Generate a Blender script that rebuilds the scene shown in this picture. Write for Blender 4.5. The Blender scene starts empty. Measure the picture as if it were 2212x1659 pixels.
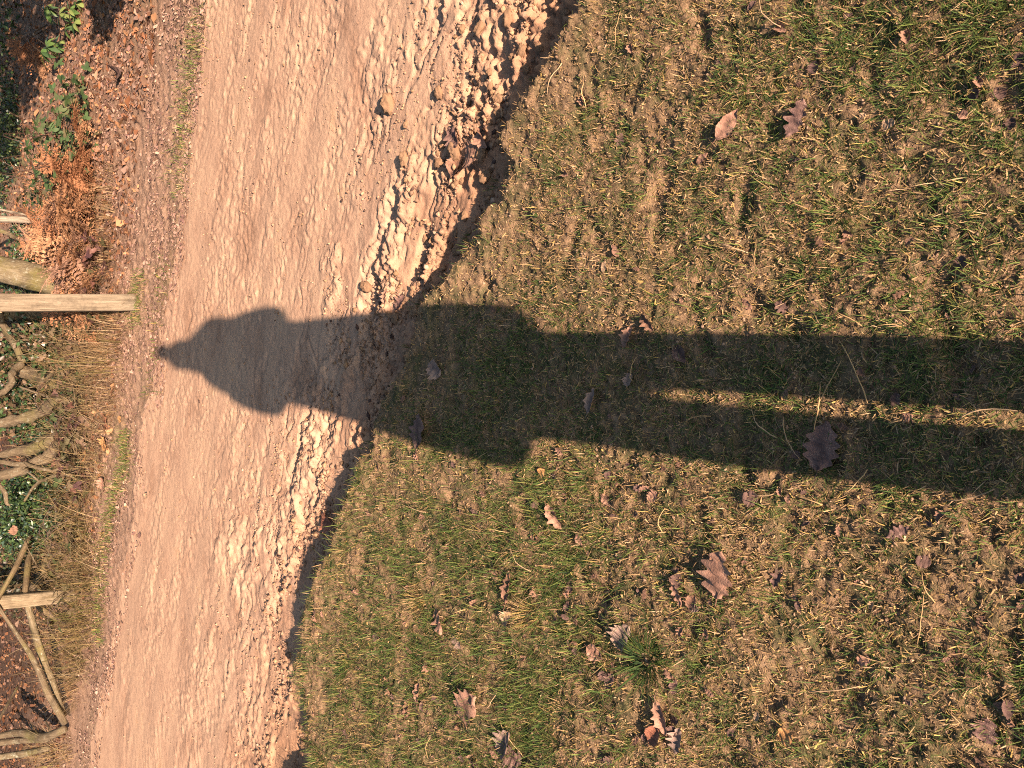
import bpy, math, random
import numpy as np
from mathutils import Vector, Matrix

# ------------------------------------------------------------------ camera, sky, sun, exposure
SC = bpy.context.scene
COL = SC.collection
FPX, PITCH, CAMH = 1877.0, math.radians(40.0), 1.5          # pixels of a 2212 x 1659 picture
fwd = np.array([0, math.cos(PITCH), -math.sin(PITCH)])
upv = np.array([0, math.sin(PITCH), math.cos(PITCH)])
cam_d = bpy.data.cameras.new('camera')
cam_d.sensor_fit = 'HORIZONTAL'
cam_d.angle_x = 2 * math.atan(1106 / FPX)
cam_d.clip_start, cam_d.clip_end = 0.02, 2000
cam = bpy.data.objects.new('camera', cam_d)
COL.objects.link(cam)
# the phone is held upright, the picture is stored lying on its side
cam.matrix_world = Matrix((( 0, 1, 0, 0), (-upv[1], 0, -fwd[1], 0), (-upv[2], 0, -fwd[2], CAMH), (0, 0, 0, 1)))
SC.camera = cam

SUN_EL, SUN_AZ = math.radians(20.5), math.radians(1.8)      # low sun behind the photographer
world = bpy.data.worlds.new('World')
SC.world = world
world.use_nodes = True
wn = world.node_tree.nodes
sky = wn.new('ShaderNodeTexSky')
sky.sky_type = 'NISHITA'
sky.sun_disc = False
sky.sun_elevation = SUN_EL
sky.sun_rotation = math.pi + SUN_AZ
world.node_tree.links.new(sky.outputs[0], wn['Background'].inputs[0])
wn['Background'].inputs[1].default_value = 0.056
sun_d = bpy.data.lights.new('sun', 'SUN')
sun_d.energy = 5.0
sun_d.angle = math.radians(0.53)
sun_d.color = (1.0, 0.765, 0.60)
sun = bpy.data.objects.new('sun', sun_d)
COL.objects.link(sun)
SDIR = np.array([math.sin(SUN_AZ) * math.cos(SUN_EL), math.cos(SUN_AZ) * math.cos(SUN_EL), -math.sin(SUN_EL)])
sun.rotation_euler = Vector(SDIR).to_track_quat('-Z', 'Y').to_euler()
sun.location = (-1, -8, 6)
SC.view_settings.view_transform = 'Standard'
SC.view_settings.look = 'None'
SC.view_settings.exposure = 1.66
SC.view_settings.gamma = 1
SC.render.engine = 'CYCLES'
SC.cycles.use_denoising = False
SC.cycles.filter_width = 1.05
SC.cycles.max_bounces = 5
SC.cycles.diffuse_bounces = 3
SC.cycles.transparent_max_bounces = 4

rng = np.random.default_rng(11)
R = random.Random(5)

# ------------------------------------------------------------------ noise
def _hash(ix, iy, s):
    n = (ix.astype(np.int64) * 374761393 + iy.astype(np.int64) * 668265263 + s * 974634777) & 0xFFFFFFFF
    n = ((n ^ (n >> 13)) * 1274126177) & 0xFFFFFFFF
    n = ((n ^ (n >> 16)) * 2246822519) & 0xFFFFFFFF
    return ((n ^ (n >> 15)) & 0xFFFFFF) / float(0xFFFFFF)

def noise(x, y, s=0):
    x = np.asarray(x, float); y = np.asarray(y, float)
    ix, iy = np.floor(x), np.floor(y)
    fx, fy = x - ix, y - iy
    u = fx * fx * fx * (fx * (fx * 6 - 15) + 10); v = fy * fy * fy * (fy * (fy * 6 - 15) + 10)
    def g(ox, oy):
        a = _hash(ix + ox, iy + oy, s) * 2 * math.pi
        return np.cos(a) * (fx - ox) + np.sin(a) * (fy - oy)
    n0 = g(0, 0) * (1 - u) + g(1, 0) * u
    n1 = g(0, 1) * (1 - u) + g(1, 1) * u
    return (n0 * (1 - v) + n1 * v) * 1.5

def fbm(x, y, s=0, o=4, gain=.5):
    t, a = 0, 1.0
    for k in range(o):
        c, sn = math.cos(.7 * k), math.sin(.7 * k)
        t = t + a * noise((x * c - y * sn) * 2 ** k + 17.3 * k, (x * sn + y * c) * 2 ** k + 5.1 * k, s + k)
        a *= gain
    return t

def sstep(a, b, x):
    t = np.clip((x - a) / (b - a), 0, 1)
    return t * t * (3 - 2 * t)

# ------------------------------------------------------------------ picture -> ground
def ray(px, py):
    return fwd + upv * (1106 - px) / FPX + np.array([1., 0, 0]) * (829 - py) / FPX

def plane_hit(px, py, z):
    v = ray(px, py)
    return np.array([0, 0, CAMH]) + v * ((z - CAMH) / v[2])

def at(px, py, Y):
    v = ray(px, py)
    return np.array([0, 0, CAMH]) + v * (Y / v[1])

def depth(p):
    return float(np.dot(np.asarray(p) - np.array([0, 0, CAMH]), fwd))

# ------------------------------------------------------------------ shape of the ground
edge_px = [(1330, -160), (1290, -60), (1245, 10), (1205, 90), (1180, 150), (1125, 215), (1085, 285), (1068, 370), (1045, 450), (1000, 520),
           (935, 600), (893, 655), (885, 720), (862, 810), (822, 890), (795, 945), (765, 1020), (742, 1095), (715, 1190),
           (682, 1235), (664, 1300), (650, 1370), (640, 1440), (640, 1520), (648, 1600), (650, 1659)]
_e = np.array([plane_hit(x, y, 0)[:2] for x, y in edge_px])
_e = _e[np.argsort(_e[:, 0])]
_e = np.vstack([[-9, _e[0, 1] + .60 * (_e[0, 0] + 9)], _e, [9, _e[-1, 1] - .5 * (9 - _e[-1, 0])]])
far_px = [(430, 0), (415, 150), (400, 300), (375, 500), (350, 700), (322, 900), (272, 1200), (238, 1400), (200, 1659)]
_f = np.array([plane_hit(x, y, -.09)[:2] for x, y in far_px])
_f = _f[np.argsort(_f[:, 0])]
_f = np.vstack([[-9, _f[0, 1] + .43 * (_f[0, 0] + 9)], _f, [9, _f[-1, 1] - .4 * (9 - _f[-1, 0])]])

def near_edge(x):
    return np.interp(x, _e[:, 0], _e[:, 1])

def far_edge(x):
    return np.interp(x, _f[:, 0], _f[:, 1])

def s_near(x, y):                                   # metres past the cut edge of the turf (negative on the turf)
    j = .022 * noise(x / .15, y / .15, 71) + .018 * noise(x / .055, y / .055, 72)
    return (y - near_edge(x)) * .84 + j

def s_far(x, y):
    return (y - far_edge(x)) * .92 + .10 * noise(x / .5, y / .5, 73) + .04 * noise(x / .12, y / .12, 74)

def softness(x):                                    # how wide the broken edge is
    return np.interp(x, [-3, -1.3, -1.15, -.2, .1, .2, .32, .42, .5, .9, 1.1], [.05, .06, .02, .02, .02, .05, .22, .14, .02, .03, .08])

def terrace(v, k):
    v = v * k
    f = np.floor(v)
    return (f + sstep(.70, 1.0, v - f)) / k

def H(x, y):
    x = np.asarray(x, float); y = np.asarray(y, float)
    s = s_near(x, y); f = s_far(x, y)
    turf = .012 * fbm(x / .45, y / .45, 1, 2) + .006 * fbm(x / .10, y / .10, 4, 3) + .009 * np.abs(noise(x / .030, y / .030, 9)) + .0045 * noise(x / .0145, y / .0145, 10)
    # hoof and boot dents
    turf = turf - .012 * sstep(.40, .7, noise(x / .13 + 3.3, y / .10, 12)) - .007 * sstep(.32, .6, noise(x / .06, y / .05, 13))
    la, lc = x * .894 - y * .447, x * .447 + y * .894
    edge = sstep(1.25, .15, s + .30 * noise(x / .5, y / .4, 20)) * (.35 + .65 * sstep(-1.6, .3, x))       # how broken up the surface is
    rough = .16 + .84 * edge
    wx, wy = .05 * noise(x / .12, y / .12, 22), .05 * noise(x / .12, y / .12, 23)
    patch = sstep(-.12, .30, fbm(la / .75 + wx * 4, lc / .20, 24, 4, .55) + .22 * edge)                   # scuffed patches between smooth trodden ones
    n = fbm((la + wx) / .26, (lc + wy) / .12, 21, 5, .55)
    crust = (terrace(n + .5, 3.2) - .5) * .030 * rough * (.25 + .75 * patch)
    crust = crust + .011 * fbm(x / .075, y / .065, 31, 4, .68) * patch * rough
    r1 = np.abs(noise((la + wx * 1.6) / .42, (lc + wy * 1.4) / .085, 42)); r2 = np.abs(noise((la + wy) / .25, (lc + wx) / .07, 43))
    crack = sstep(.075, .015, r1) * sstep(.0, .3, noise(la / .5, lc / .3, 45)) + .8 * sstep(.07, .015, r2) * sstep(.12, .4, noise(la / .33, lc / .2, 46))
    crust = crust - .017 * crack * np.clip(rough * 1.1, 0, 1)
    track = -.096 + .0045 * fbm(la / 1.5, lc / .34, 27, 3) + crust + .003 * noise(x / .030, y / .028, 33) * (.3 + patch) + .0034 * noise(x / .0165, y / .0175, 34) * (.35 + patch * (.4 + edge))
    churn = sstep(.35, .8, x + .35 * noise(x / .3, y / .3, 36)) * sstep(.75, .15, s)
    track = track + churn * (.024 * fbm(x / .13, y / .09, 37, 4, .62) + .016 * noise(x / .034, y / .03, 40) + .010 * noise(x / .018, y / .018, 41) + .008)
    verge = -.094 + .045 * sstep(0, 1.6, f) + .012 * fbm(x / .6, y / .6, 50, 2) + .010 * fbm(x / .07, y / .07, 52, 3) + .05 * sstep(1.0, 5, f) * fbm(x / 1.3, y / 1.3, 55, 2)
    w = softness(x) + .16 * sstep(.18, .55, noise(x / .22 + 7, y / .22, 76))
    t = sstep(-.55, .45, s / np.maximum(w, .015))
    lip = .012 * np.exp(-(np.minimum(s + .03, 0) / .07) ** 2) * (s < .02)
    z = (turf + lip) * (1 - t) + track * t
    q = sstep(-.22, .22, f)
    return z * (1 - q) + verge * q

GRID = {}

def Hq(x, y):
    # height read back from the finished ground mesh
    xs, ys, Z = GRID['g']
    i = np.clip(np.searchsorted(xs, x) - 1, 0, len(xs) - 2); j = np.clip(np.searchsorted(ys, y) - 1, 0, len(ys) - 2)
    u = np.clip((x - xs[i]) / (xs[i + 1] - xs[i]), 0, 1); v = np.clip((y - ys[j]) / (ys[j + 1] - ys[j]), 0, 1)
    return (Z[j, i] * (1 - u) + Z[j, i + 1] * u) * (1 - v) + (Z[j + 1, i] * (1 - u) + Z[j + 1, i + 1] * u) * v

def Hp(x, y):
    return float(Hq(x, y))

def hit(px, py):
    z = -.03
    for _ in range(7):
        p = plane_hit(px, py, z)
        z = .5 * z + .5 * Hp(p[0], p[1])
    p = plane_hit(px, py, z)
    return np.array([p[0], p[1], Hp(p[0], p[1])])

# ------------------------------------------------------------------ mesh and object helpers
def make_mesh(name, V, F, col=None, smooth=False):
    """V (n,3); F a list of index arrays, each (m,k)"""
    me = bpy.data.meshes.new(name)
    V = np.asarray(V, np.float32)
    F = [np.asarray(f, np.int32) for f in (F if isinstance(F, list) else [F]) if len(f)]
    me.vertices.add(len(V)); me.vertices.foreach_set('co', V.ravel())
    loops = np.concatenate([f.ravel() for f in F])
    tot = np.concatenate([np.full(len(f), f.shape[1], np.int32) for f in F])
    start = np.concatenate([[0], np.cumsum(tot)[:-1]]).astype(np.int32)
    me.loops.add(len(loops)); me.loops.foreach_set('vertex_index', loops)
    me.polygons.add(len(tot)); me.polygons.foreach_set('loop_start', start); me.polygons.foreach_set('loop_total', tot)
    if smooth:
        me.polygons.foreach_set('use_smooth', np.ones(len(tot), bool))
    if col is not None:
        a = me.color_attributes.new('Col', 'FLOAT_COLOR', 'POINT')
        c = np.ones((len(V), 4), np.float32); c[:, :3] = col
        a.data.foreach_set('color', c.ravel())
    me.update(calc_edges=True)
    me.validate()
    return me

def obj(name, me, mat=None, parent=None, loc=None, rot=None, scale=None):
    o = bpy.data.objects.new(name, me)
    COL.objects.link(o)
    if me is not None and mat is not None and not me.materials:
        me.materials.append(mat)
    if parent is not None:
        o.parent = parent
    if loc is not None: o.location = [float(c) for c in loc]
    if rot is not None: o.rotation_euler = [float(c) for c in rot]
    if scale is not None: o.scale = (scale,) * 3 if np.isscalar(scale) else scale
    return o

def tag(o, label=None, cat=None, group=None, kind=None):
    if label: o['label'] = label
    if cat: o['category'] = cat
    if group: o['group'] = group
    if kind: o['kind'] = kind
    return o

class MB:
    """collects pieces of one part"""
    def __init__(s): s.V, s.T, s.Q, s.C, s.n = [], [], [], [], 0
    def add(s, V, T=(), Q=(), col=(1, 1, 1)):
        V = np.asarray(V, float).reshape(-1, 3)
        s.V.append(V)
        if len(T): s.T.append(np.asarray(T, int).reshape(-1, 3) + s.n)
        if len(Q): s.Q.append(np.asarray(Q, int).reshape(-1, 4) + s.n)
        c = np.asarray(col, float)
        s.C.append(np.broadcast_to(c, (len(V), 3)))
        s.n += len(V)
    def mesh(s, name, smooth=False):
        F = []
        if s.T: F.append(np.vstack(s.T))
        if s.Q: F.append(np.vstack(s.Q))
        return make_mesh(name, np.vstack(s.V), F, np.vstack(s.C), smooth)

def frame(t):
    t = t / (np.linalg.norm(t) + 1e-9)
    a = np.array([0, 0, 1.]) if abs(t[2]) < .9 else np.array([1., 0, 0])
    n = np.cross(t, a); n /= np.linalg.norm(n)
    return t, n, np.cross(n, t)

def smooth_path(P, k=4):
    P = np.asarray(P, float)
    if len(P) < 3: return np.array([P[0] + (P[-1] - P[0]) * i / (k * 2) for i in range(k * 2 + 1)])
    Q = np.vstack([2 * P[0] - P[1], P, 2 * P[-1] - P[-2]])
    out = []
    for i in range(1, len(Q) - 2):
        for j in range(k):
            t = j / k
            out.append(.5 * (2 * Q[i] + (Q[i + 1] - Q[i - 1]) * t + (2 * Q[i - 1] - 5 * Q[i] + 4 * Q[i + 1] - Q[i + 2]) * t * t + (3 * Q[i] - Q[i - 1] - 3 * Q[i + 1] + Q[i + 2]) * t ** 3))
    out.append(Q[-2])
    return np.array(out)

def tube(mb, P, rad, n=8, col=(1, 1, 1), rugged=0., flat=1., seed=0, cap=True):
    P = np.asarray(P, float); m = len(P)
    rad = np.interp(np.linspace(0, 1, m), np.linspace(0, 1, len(np.atleast_1d(rad))), np.atleast_1d(rad)) if np.size(rad) > 1 else np.full(m, float(rad))
    V = []; prev = None
    for i in range(m):
        t = P[min(i + 1, m - 1)] - P[max(i - 1, 0)]
        t, a, b = frame(t)
        if prev is not None:
            a = prev - t * np.dot(prev, t); a /= np.linalg.norm(a) + 1e-9; b = np.cross(a, t)
        prev = a
        th = np.arange(n) * 2 * math.pi / n
        rr = rad[i] * (1 + rugged * (noise(np.cos(th) * 1.3 + i * .21 + seed * 7.1, np.sin(th) * 1.3 + seed * 3.3, seed) + .4 * noise(np.cos(th) * 4 + i * .7, np.sin(th) * 4 + i * .3, seed + 3)))
        V.append(P[i] + np.outer(np.cos(th) * rr, a) + np.outer(np.sin(th) * rr * flat, b))
    V = np.vstack(V)
    Q = []
    for i in range(m - 1):
        for j in range(n):
            k = (j + 1) % n
            Q.append((i * n + j, i * n + k, (i + 1) * n + k, (i + 1) * n + j))
    T = []
    if cap:
        V = np.vstack([V, P[0], P[-1]])
        for j in range(n):
            T.append((m * n, (j + 1) % n, j)); T.append((m * n + 1, (m - 1) * n + j, (m - 1) * n + (j + 1) % n))
    mb.add(V, T, Q, col)

# ------------------------------------------------------------------ materials
def new_mat(name):
    m = bpy.data.materials.new(name); m.use_nodes = True
    nt = m.node_tree; nt.nodes.clear()
    out = nt.nodes.new('ShaderNodeOutputMaterial')
    b = nt.nodes.new('ShaderNodeBsdfPrincipled')
    b.inputs['Roughness'].default_value = .85
    b.inputs['Specular IOR Level'].default_value = .25
    nt.links.new(b.outputs[0], out.inputs[0])
    return m, nt, b, out

def nz(nt, scale, detail=4, rough=.6, vec=None, dist=0.):
    n = nt.nodes.new('ShaderNodeTexNoise')
    n.inputs['Scale'].default_value = scale; n.inputs['Detail'].default_value = detail
    n.inputs['Roughness'].default_value = rough; n.inputs['Distortion'].default_value = dist
    if vec is not None: nt.links.new(vec, n.inputs['Vector'])
    return n.outputs['Fac']

def ramp(nt, fac, stops):
    r = nt.nodes.new('ShaderNodeValToRGB')
    nt.links.new(fac, r.inputs[0])
    while len(r.color_ramp.elements) < len(stops): r.color_ramp.elements.new(.5)
    for e, (p, c) in zip(r.color_ramp.elements, stops):
        e.position = p; e.color = (*c, 1) if len(c) == 3 else c
    return r.outputs[0]

def mix(nt, fac, a, b, mode='MIX'):
    m = nt.nodes.new('ShaderNodeMix'); m.data_type = 'RGBA'; m.blend_type = mode
    for sock, v in ((m.inputs[0], fac), (m.inputs[6], a), (m.inputs[7], b)):
        if hasattr(v, 'is_linked'): nt.links.new(v, sock)
        else: sock.default_value = v if np.isscalar(v) else (*v, 1)
    return m.outputs[2]

def coords(nt, which='Object', scale=(1, 1, 1), rot=(0, 0, 0)):
    c = nt.nodes.new('ShaderNodeTexCoord')
    mp = nt.nodes.new('ShaderNodeMapping')
    mp.inputs['Scale'].default_value = scale; mp.inputs['Rotation'].default_value = rot
    nt.links.new(c.outputs[which], mp.inputs[0])
    return mp.outputs[0]

def bump(nt, b, h, strength, dist):
    n = nt.nodes.new('ShaderNodeBump')
    n.inputs['Strength'].default_value = strength; n.inputs['Distance'].default_value = dist
    nt.links.new(h, n.inputs['Height']); nt.links.new(n.outputs[0], b.inputs['Normal'])

def vcol(nt):
    a = nt.nodes.new('ShaderNodeAttribute'); a.attribute_name = 'Col'
    return a.outputs['Color']

def mat_turf():
    m, nt, b, o = new_mat('turf_soil')
    v = coords(nt)
    c = ramp(nt, nz(nt, 55, 6, .7, v), [(.28, (.08, .050, .028)), (.45, (.19, .120, .066)), (.6, (.29, .187, .105)), (.75, (.37, .245, .148))])
    g = ramp(nt, nz(nt, 9, 5, .65, v), [(.47, (0, 0, 0)), (.62, (1, 1, 1))])
    c = mix(nt, g, c, mix(nt, nz(nt, 120, 3, .6, v), (.045, .05, .018), (.15, .125, .055)))
    nt.links.new(c, b.inputs['Base Color'])
    bump(nt, b, nz(nt, 260, 5, .7, v), .9, .006)
    return m

def mat_track():
    m, nt, b, o = new_mat('sandy_earth')
    v = coords(nt)
    vs = coords(nt, scale=(1, 1.45, 1), rot=(0, 0, math.radians(26)))
    c = ramp(nt, nz(nt, 3.2, 6, .62, vs, .3), [(.30, (.33, .200, .130)), (.46, (.425, .272, .182)), (.62, (.475, .312, .206)), (.78, (.46, .272, .15))])
    c = mix(nt, ramp(nt, nz(nt, 38, 5, .7, vs), [(.35, (.66, .62, .60)), (.55, (1, 1, 1))]), (0, 0, 0), c, 'MULTIPLY') if False else mix(nt, .8, c, ramp(nt, nz(nt, 42, 6, .75, vs), [(.30, (.62, .58, .56)), (.5, (1, 1, 1)), (.7, (1.08, 1.05, 1.0))]), 'MULTIPLY')
    c = mix(nt, .9, c, ramp(nt, nz(nt, 170, 5, .8, v), [(.30, (.55, .50, .48)), (.43, (1, 1, 1)), (.72, (1.18, 1.16, 1.13))]), 'MULTIPLY')
    # damp orange clay where the turf was cut away
    sp = nt.nodes.new('ShaderNodeSeparateXYZ'); nt.links.new(v, sp.inputs[0])
    def mth(op, a, b_):
        q = nt.nodes.new('ShaderNodeMath'); q.operation = op
        for k, t_ in enumerate((a, b_)):
            if hasattr(t_, 'is_linked'): nt.links.new(t_, q.inputs[k])
            else: q.inputs[k].default_value = t_
        return q.outputs[0]
    dd = mth('ADD', mth('ADD', sp.outputs['Y'], mth('MULTIPLY', sp.outputs['X'], .63)), mth('MULTIPLY', nz(nt, 4, 5, .65, v), .9))
    damp = ramp(nt, mth('MULTIPLY', mth('SUBTRACT', dd, 2.6), .9), [(.15, (.85, .85, .85)), (.75, (0, 0, 0))])
    c = mix(nt, damp, c, mix(nt, 1., c, (.78, .66, .56), 'MULTIPLY'))
    nt.links.new(c, b.inputs['Base Color'])
    b.inputs['Roughness'].default_value = .95
    b.inputs['Specular IOR Level'].default_value = .1
    bump(nt, b, nz(nt, 120, 6, .78, v), .6, .006)
    return m

def mat_verge():
    m, nt, b, o = new_mat('verge_soil')
    v = coords(nt)
    c = ramp(nt, nz(nt, 22, 6, .72, v), [(.3, (.17, .10, .066)), (.48, (.33, .205, .135)), (.62, (.41, .265, .18)), (.78, (.46, .31, .21))])
    far = ramp(nt, nz(nt, 1.2, 3, .5, v), [(.5, (0, 0, 0)), (.7, (1, 1, 1))])
    c = mix(nt, far, c, mix(nt, .5, c, (.20, .15, .07)))
    # humus behind the fence darkened with painted shade, pale trodden soil in front of it and on the side path
    sp = nt.nodes.new('ShaderNodeSeparateXYZ'); nt.links.new(v, sp.inputs[0])
    def mth(op, a, b_):
        q = nt.nodes.new('ShaderNodeMath'); q.operation = op
        for k, t_ in enumerate((a, b_)):
            if hasattr(t_, 'is_linked'): nt.links.new(t_, q.inputs[k])
            else: q.inputs[k].default_value = t_
        return q.outputs[0]
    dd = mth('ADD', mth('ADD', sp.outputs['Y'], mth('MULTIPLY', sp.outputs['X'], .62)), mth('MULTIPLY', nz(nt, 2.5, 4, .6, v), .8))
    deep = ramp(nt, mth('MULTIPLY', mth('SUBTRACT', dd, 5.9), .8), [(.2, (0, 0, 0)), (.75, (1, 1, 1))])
    hum_shade = ramp(nt, nz(nt, 26, 6, .75, v), [(.35, (.035, .020, .014)), (.6, (.13, .072, .044)), (.8, (.24, .13, .075))])
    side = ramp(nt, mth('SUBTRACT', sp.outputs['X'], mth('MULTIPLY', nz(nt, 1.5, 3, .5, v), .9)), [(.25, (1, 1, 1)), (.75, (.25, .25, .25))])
    c = mix(nt, mix(nt, 1., deep, side, 'MULTIPLY'), c, hum_shade)
    nt.links.new(c, b.inputs['Base Color'])
    bump(nt, b, nz(nt, 90, 6, .8, v), 1.0, .014)
    return m

def mat_vertex(name, var=.5, scale=40, rough=.8, trans=0., spec=.2, bumpd=0., speck=None):
    m, nt, b, o = new_mat(name)
    c = vcol(nt); v = coords(nt)
    c = mix(nt, var, c, ramp(nt, nz(nt, scale, 4, .65, v), [(.3, (.45, .45, .45)), (.5, (1, 1, 1)), (.7, (1.35, 1.3, 1.2))]), 'MULTIPLY')
    if speck:
        s = ramp(nt, nz(nt, 650, 2, .5, v), [(.60, (0, 0, 0)), (.66, (1, 1, 1))])
        blot = ramp(nt, nz(nt, 25, 2, .5, v), [(.42, (0, 0, 0)), (.6, (1, 1, 1))])
        c = mix(nt, mix(nt, 1., s, blot, 'MULTIPLY'), c, speck)
    nt.links.new(c, b.inputs['Base Color'])
    b.inputs['Roughness'].default_value = rough
    b.inputs['Specular IOR Level'].default_value = spec
    if bumpd: bump(nt, b, nz(nt, scale * 3, 4, .65, v), .7, bumpd)
    if trans:
        t = nt.nodes.new('ShaderNodeBsdfTranslucent'); ms = nt.nodes.new('ShaderNodeMixShader')
        ms.inputs[0].default_value = trans
        nt.links.new(c, t.inputs[0]); nt.links.new(b.outputs[0], ms.inputs[1]); nt.links.new(t.outputs[0], ms.inputs[2])
        nt.links.new(ms.outputs[0], o.inputs[0])
    return m

def mat_wood(name, cols, axis=2, lich=None, moss=None):
    m, nt, b, o = new_mat(name)
    sc = [26, 26, 26]; sc[axis] = 1.3
    v = coords(nt, scale=sc); v1 = coords(nt)
    g = nz(nt, 3.5, 8, .7, v, .5)
    c = ramp(nt, g, [(.28, cols[0]), (.45, cols[1]), (.62, cols[2])])
    if moss:
        c = mix(nt, ramp(nt, nz(nt, 4, 4, .6, v1), [(.5, (0, 0, 0)), (.68, (.8, .8, .8))]), c, moss)
    c = mix(nt, ramp(nt, nz(nt, 7, 5, .7, v1), [(.48, (0, 0, 0)), (.70, (.75, .75, .75))]), c, [q * .45 for q in cols[0]])
    if lich:
        c = mix(nt, ramp(nt, nz(nt, 30, 6, .7, v1), [(.57, (0, 0, 0)), (.66, (.9, .9, .9))]), c, lich)
    nt.links.new(c, b.inputs['Base Color'])
    bump(nt, b, g, 1.0, .012)
    return m

M = {
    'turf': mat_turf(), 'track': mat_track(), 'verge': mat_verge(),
    'grass': mat_vertex('grass_blades', .3, 12, .75, .18),
    'leaf': mat_vertex('dead_leaf', .55, 60, .7, 0, .2, .003, (.40, .31, .23)),
    'litter': mat_vertex('leaf_litter', .25, 30, .8),
    'green': mat_vertex('evergreen_leaf', .35, 25, .38, .08, .5),
    'bramble': mat_vertex('bramble_leaf', .35, 30, .55, .1, .4),
    'bracken': mat_vertex('dry_bracken', .3, 30, .8, .15),
    'clod': mat_vertex('earth_clod', .6, 70, .95, 0, .1, .006),
    'post': mat_wood('weathered_post', [(.085, .062, .040), (.19, .150, .102), (.265, .213, .150)]),
    'split': mat_wood('split_timber', [(.07, .046, .025), (.15, .107, .057), (.20, .148, .085)], 0, None, (.19, .165, .05)),
    'trunk': mat_wood('lichened_bark', [(.075, .055, .03), (.15, .115, .065), (.21, .17, .11)], 0, (.29, .275, .20), (.13, .11, .03)),
    'bark': mat_wood('grey_brown_bark', [(.055, .039, .023), (.12, .088, .052), (.17, .13, .082)], 0, (.20, .18, .125), (.12, .105, .035)),
    'birch': mat_wood('birch_bark', [(.10, .07, .045), (.25, .205, .15), (.31, .265, .205)], 0),
    'cloth': mat_vertex('cloth', .3, 200, .9), 'skin': mat_vertex('skin', .15, 40, .5), 'plastic': mat_vertex('plastic', .05, 40, .3, 0, .5),
}

# ------------------------------------------------------------------ the ground
def build_ground():
    xs = [0.0]; st = .007
    while xs[-1] < 7.2:
        if xs[-1] > 1.7: st = min(st * 1.035, .09)
        xs.append(xs[-1] + st)
    xs = np.array([-v for v in xs[:0:-1]] + xs)
    ys = [-1.6]
    while ys[-1] < 13.5:
        y = ys[-1]
        st = .05 if y < .2 else .0065 if y < 3.1 else .0065 + (y - 3.1) * .003 if y < 5.6 else min(.014 + (y - 5.6) * .02, .12)
        ys.append(y + st)
    ys = np.array(ys)
    X, Y = np.meshgrid(xs, ys)
    Z = H(X.ravel(), Y.ravel()).reshape(X.shape)
    GRID['g'] = (xs, ys, Z)
    V = np.stack([X.ravel(), Y.ravel(), Z.ravel()], 1)
    ny, nx = X.shape
    i = np.arange((ny - 1) * nx).reshape(ny - 1, nx)[:, :-1].ravel()
    Q = np.stack([i, i + 1, i + nx + 1, i + nx], 1)
    cx = X.ravel()[i] + .003; cy = Y.ravel()[i] + .003
    s = s_near(cx, cy); f = s_far(cx, cy)
    kind = np.where(s < .0, 0, np.where(f < .02, 1, 2))
    for k, (nm, mt) in enumerate((('turf_ground', 'turf'), ('dirt_track', 'track'), ('verge_ground', 'verge'))):
        q = Q[kind == k]
        used, inv = np.unique(q, return_inverse=True)
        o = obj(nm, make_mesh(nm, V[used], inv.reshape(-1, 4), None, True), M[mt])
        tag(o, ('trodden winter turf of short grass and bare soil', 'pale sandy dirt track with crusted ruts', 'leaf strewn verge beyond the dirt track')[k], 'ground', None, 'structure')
    # the land going on to the horizon
    n = 40
    a = np.sinh(np.linspace(-5.2, 5.2, n)); a = a / a.max() * 600
    X, Y = np.meshgrid(a, a)
    r = np.hypot(X, Y - 5)
    Z = -.28 + .5 * fbm(X / 40, Y / 40, 90, 2) * sstep(20, 80, r)
    i = np.arange((n - 1) * n).reshape(n - 1, n)[:, :-1].ravel()
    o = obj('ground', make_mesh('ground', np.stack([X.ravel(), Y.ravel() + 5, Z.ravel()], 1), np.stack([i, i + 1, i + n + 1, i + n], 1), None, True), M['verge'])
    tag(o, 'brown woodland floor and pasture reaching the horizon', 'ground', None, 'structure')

build_ground()

# ------------------------------------------------------------------ blades of grass
def blades(P, L, W, az, lean, bend, col):
    """P (n,3) roots; five points per blade"""
    n = len(P)
    dirx = np.stack([np.cos(az), np.sin(az), np.zeros(n)], 1)
    side = np.stack([-np.sin(az), np.cos(az), np.zeros(n)], 1)
    def pt(t):
        a = lean + bend * t
        return P + dirx * (L * t * np.sin(a))[:, None] + np.array([0, 0, 1.]) * (L * t * np.cos(a))[:, None]
    w = side * (W * .5)[:, None]
    V = np.stack([P - w, P + w, pt(.55) + w * .8, pt(.55) - w * .8, pt(1.0)], 1).reshape(-1, 3)
    b = np.arange(n)[:, None] * 5
    Q = b + np.array([[0, 1, 2, 3]]); T = b + np.array([[3, 2, 4]])
    C = np.repeat(col, 5, 0).reshape(-1, 5, 3)
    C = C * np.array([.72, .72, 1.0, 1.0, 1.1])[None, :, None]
    return V, [T, Q], C.reshape(-1, 3)

STRAW = np.array([[.50, .335, .165], [.43, .28, .135], [.36, .23, .11], [.50, .345, .20], [.26, .165, .08], [.45, .31, .10]])
GREEN = np.array([[.10, .15, .034], [.062, .108, .028], [.15, .19, .045], [.034, .066, .024], [.22, .21, .06]])

def pick(tab, n, p=None):
    return tab[rng.choice(len(tab), n, p=p)] * rng.uniform(.62, 1.15, (n, 1))

def green_amount(x, y):
    """patches where the grass is still green"""
    g = .40 + .32 * fbm(x / .22, y / .18, 61, 3) + .38 * noise(x / .045, y / .045, 64)
    g += .36 * sstep(.0, -.5, x) * sstep(1.2, 1.7, y) + .10 * sstep(1.2, .6, y) + .14 * sstep(.2, .5, x) * sstep(1.5, .9, y)
    g += .26 * np.exp(-((x + .02) / .3) ** 2 - ((y - 1.85) / .4) ** 2)
    g -= .16 * sstep(.0, .3, x) * sstep(1.4, 1.9, y) + .12 * sstep(.35, .05, near_edge(x) - y)
    return np.clip(g, .04, .95)

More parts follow.
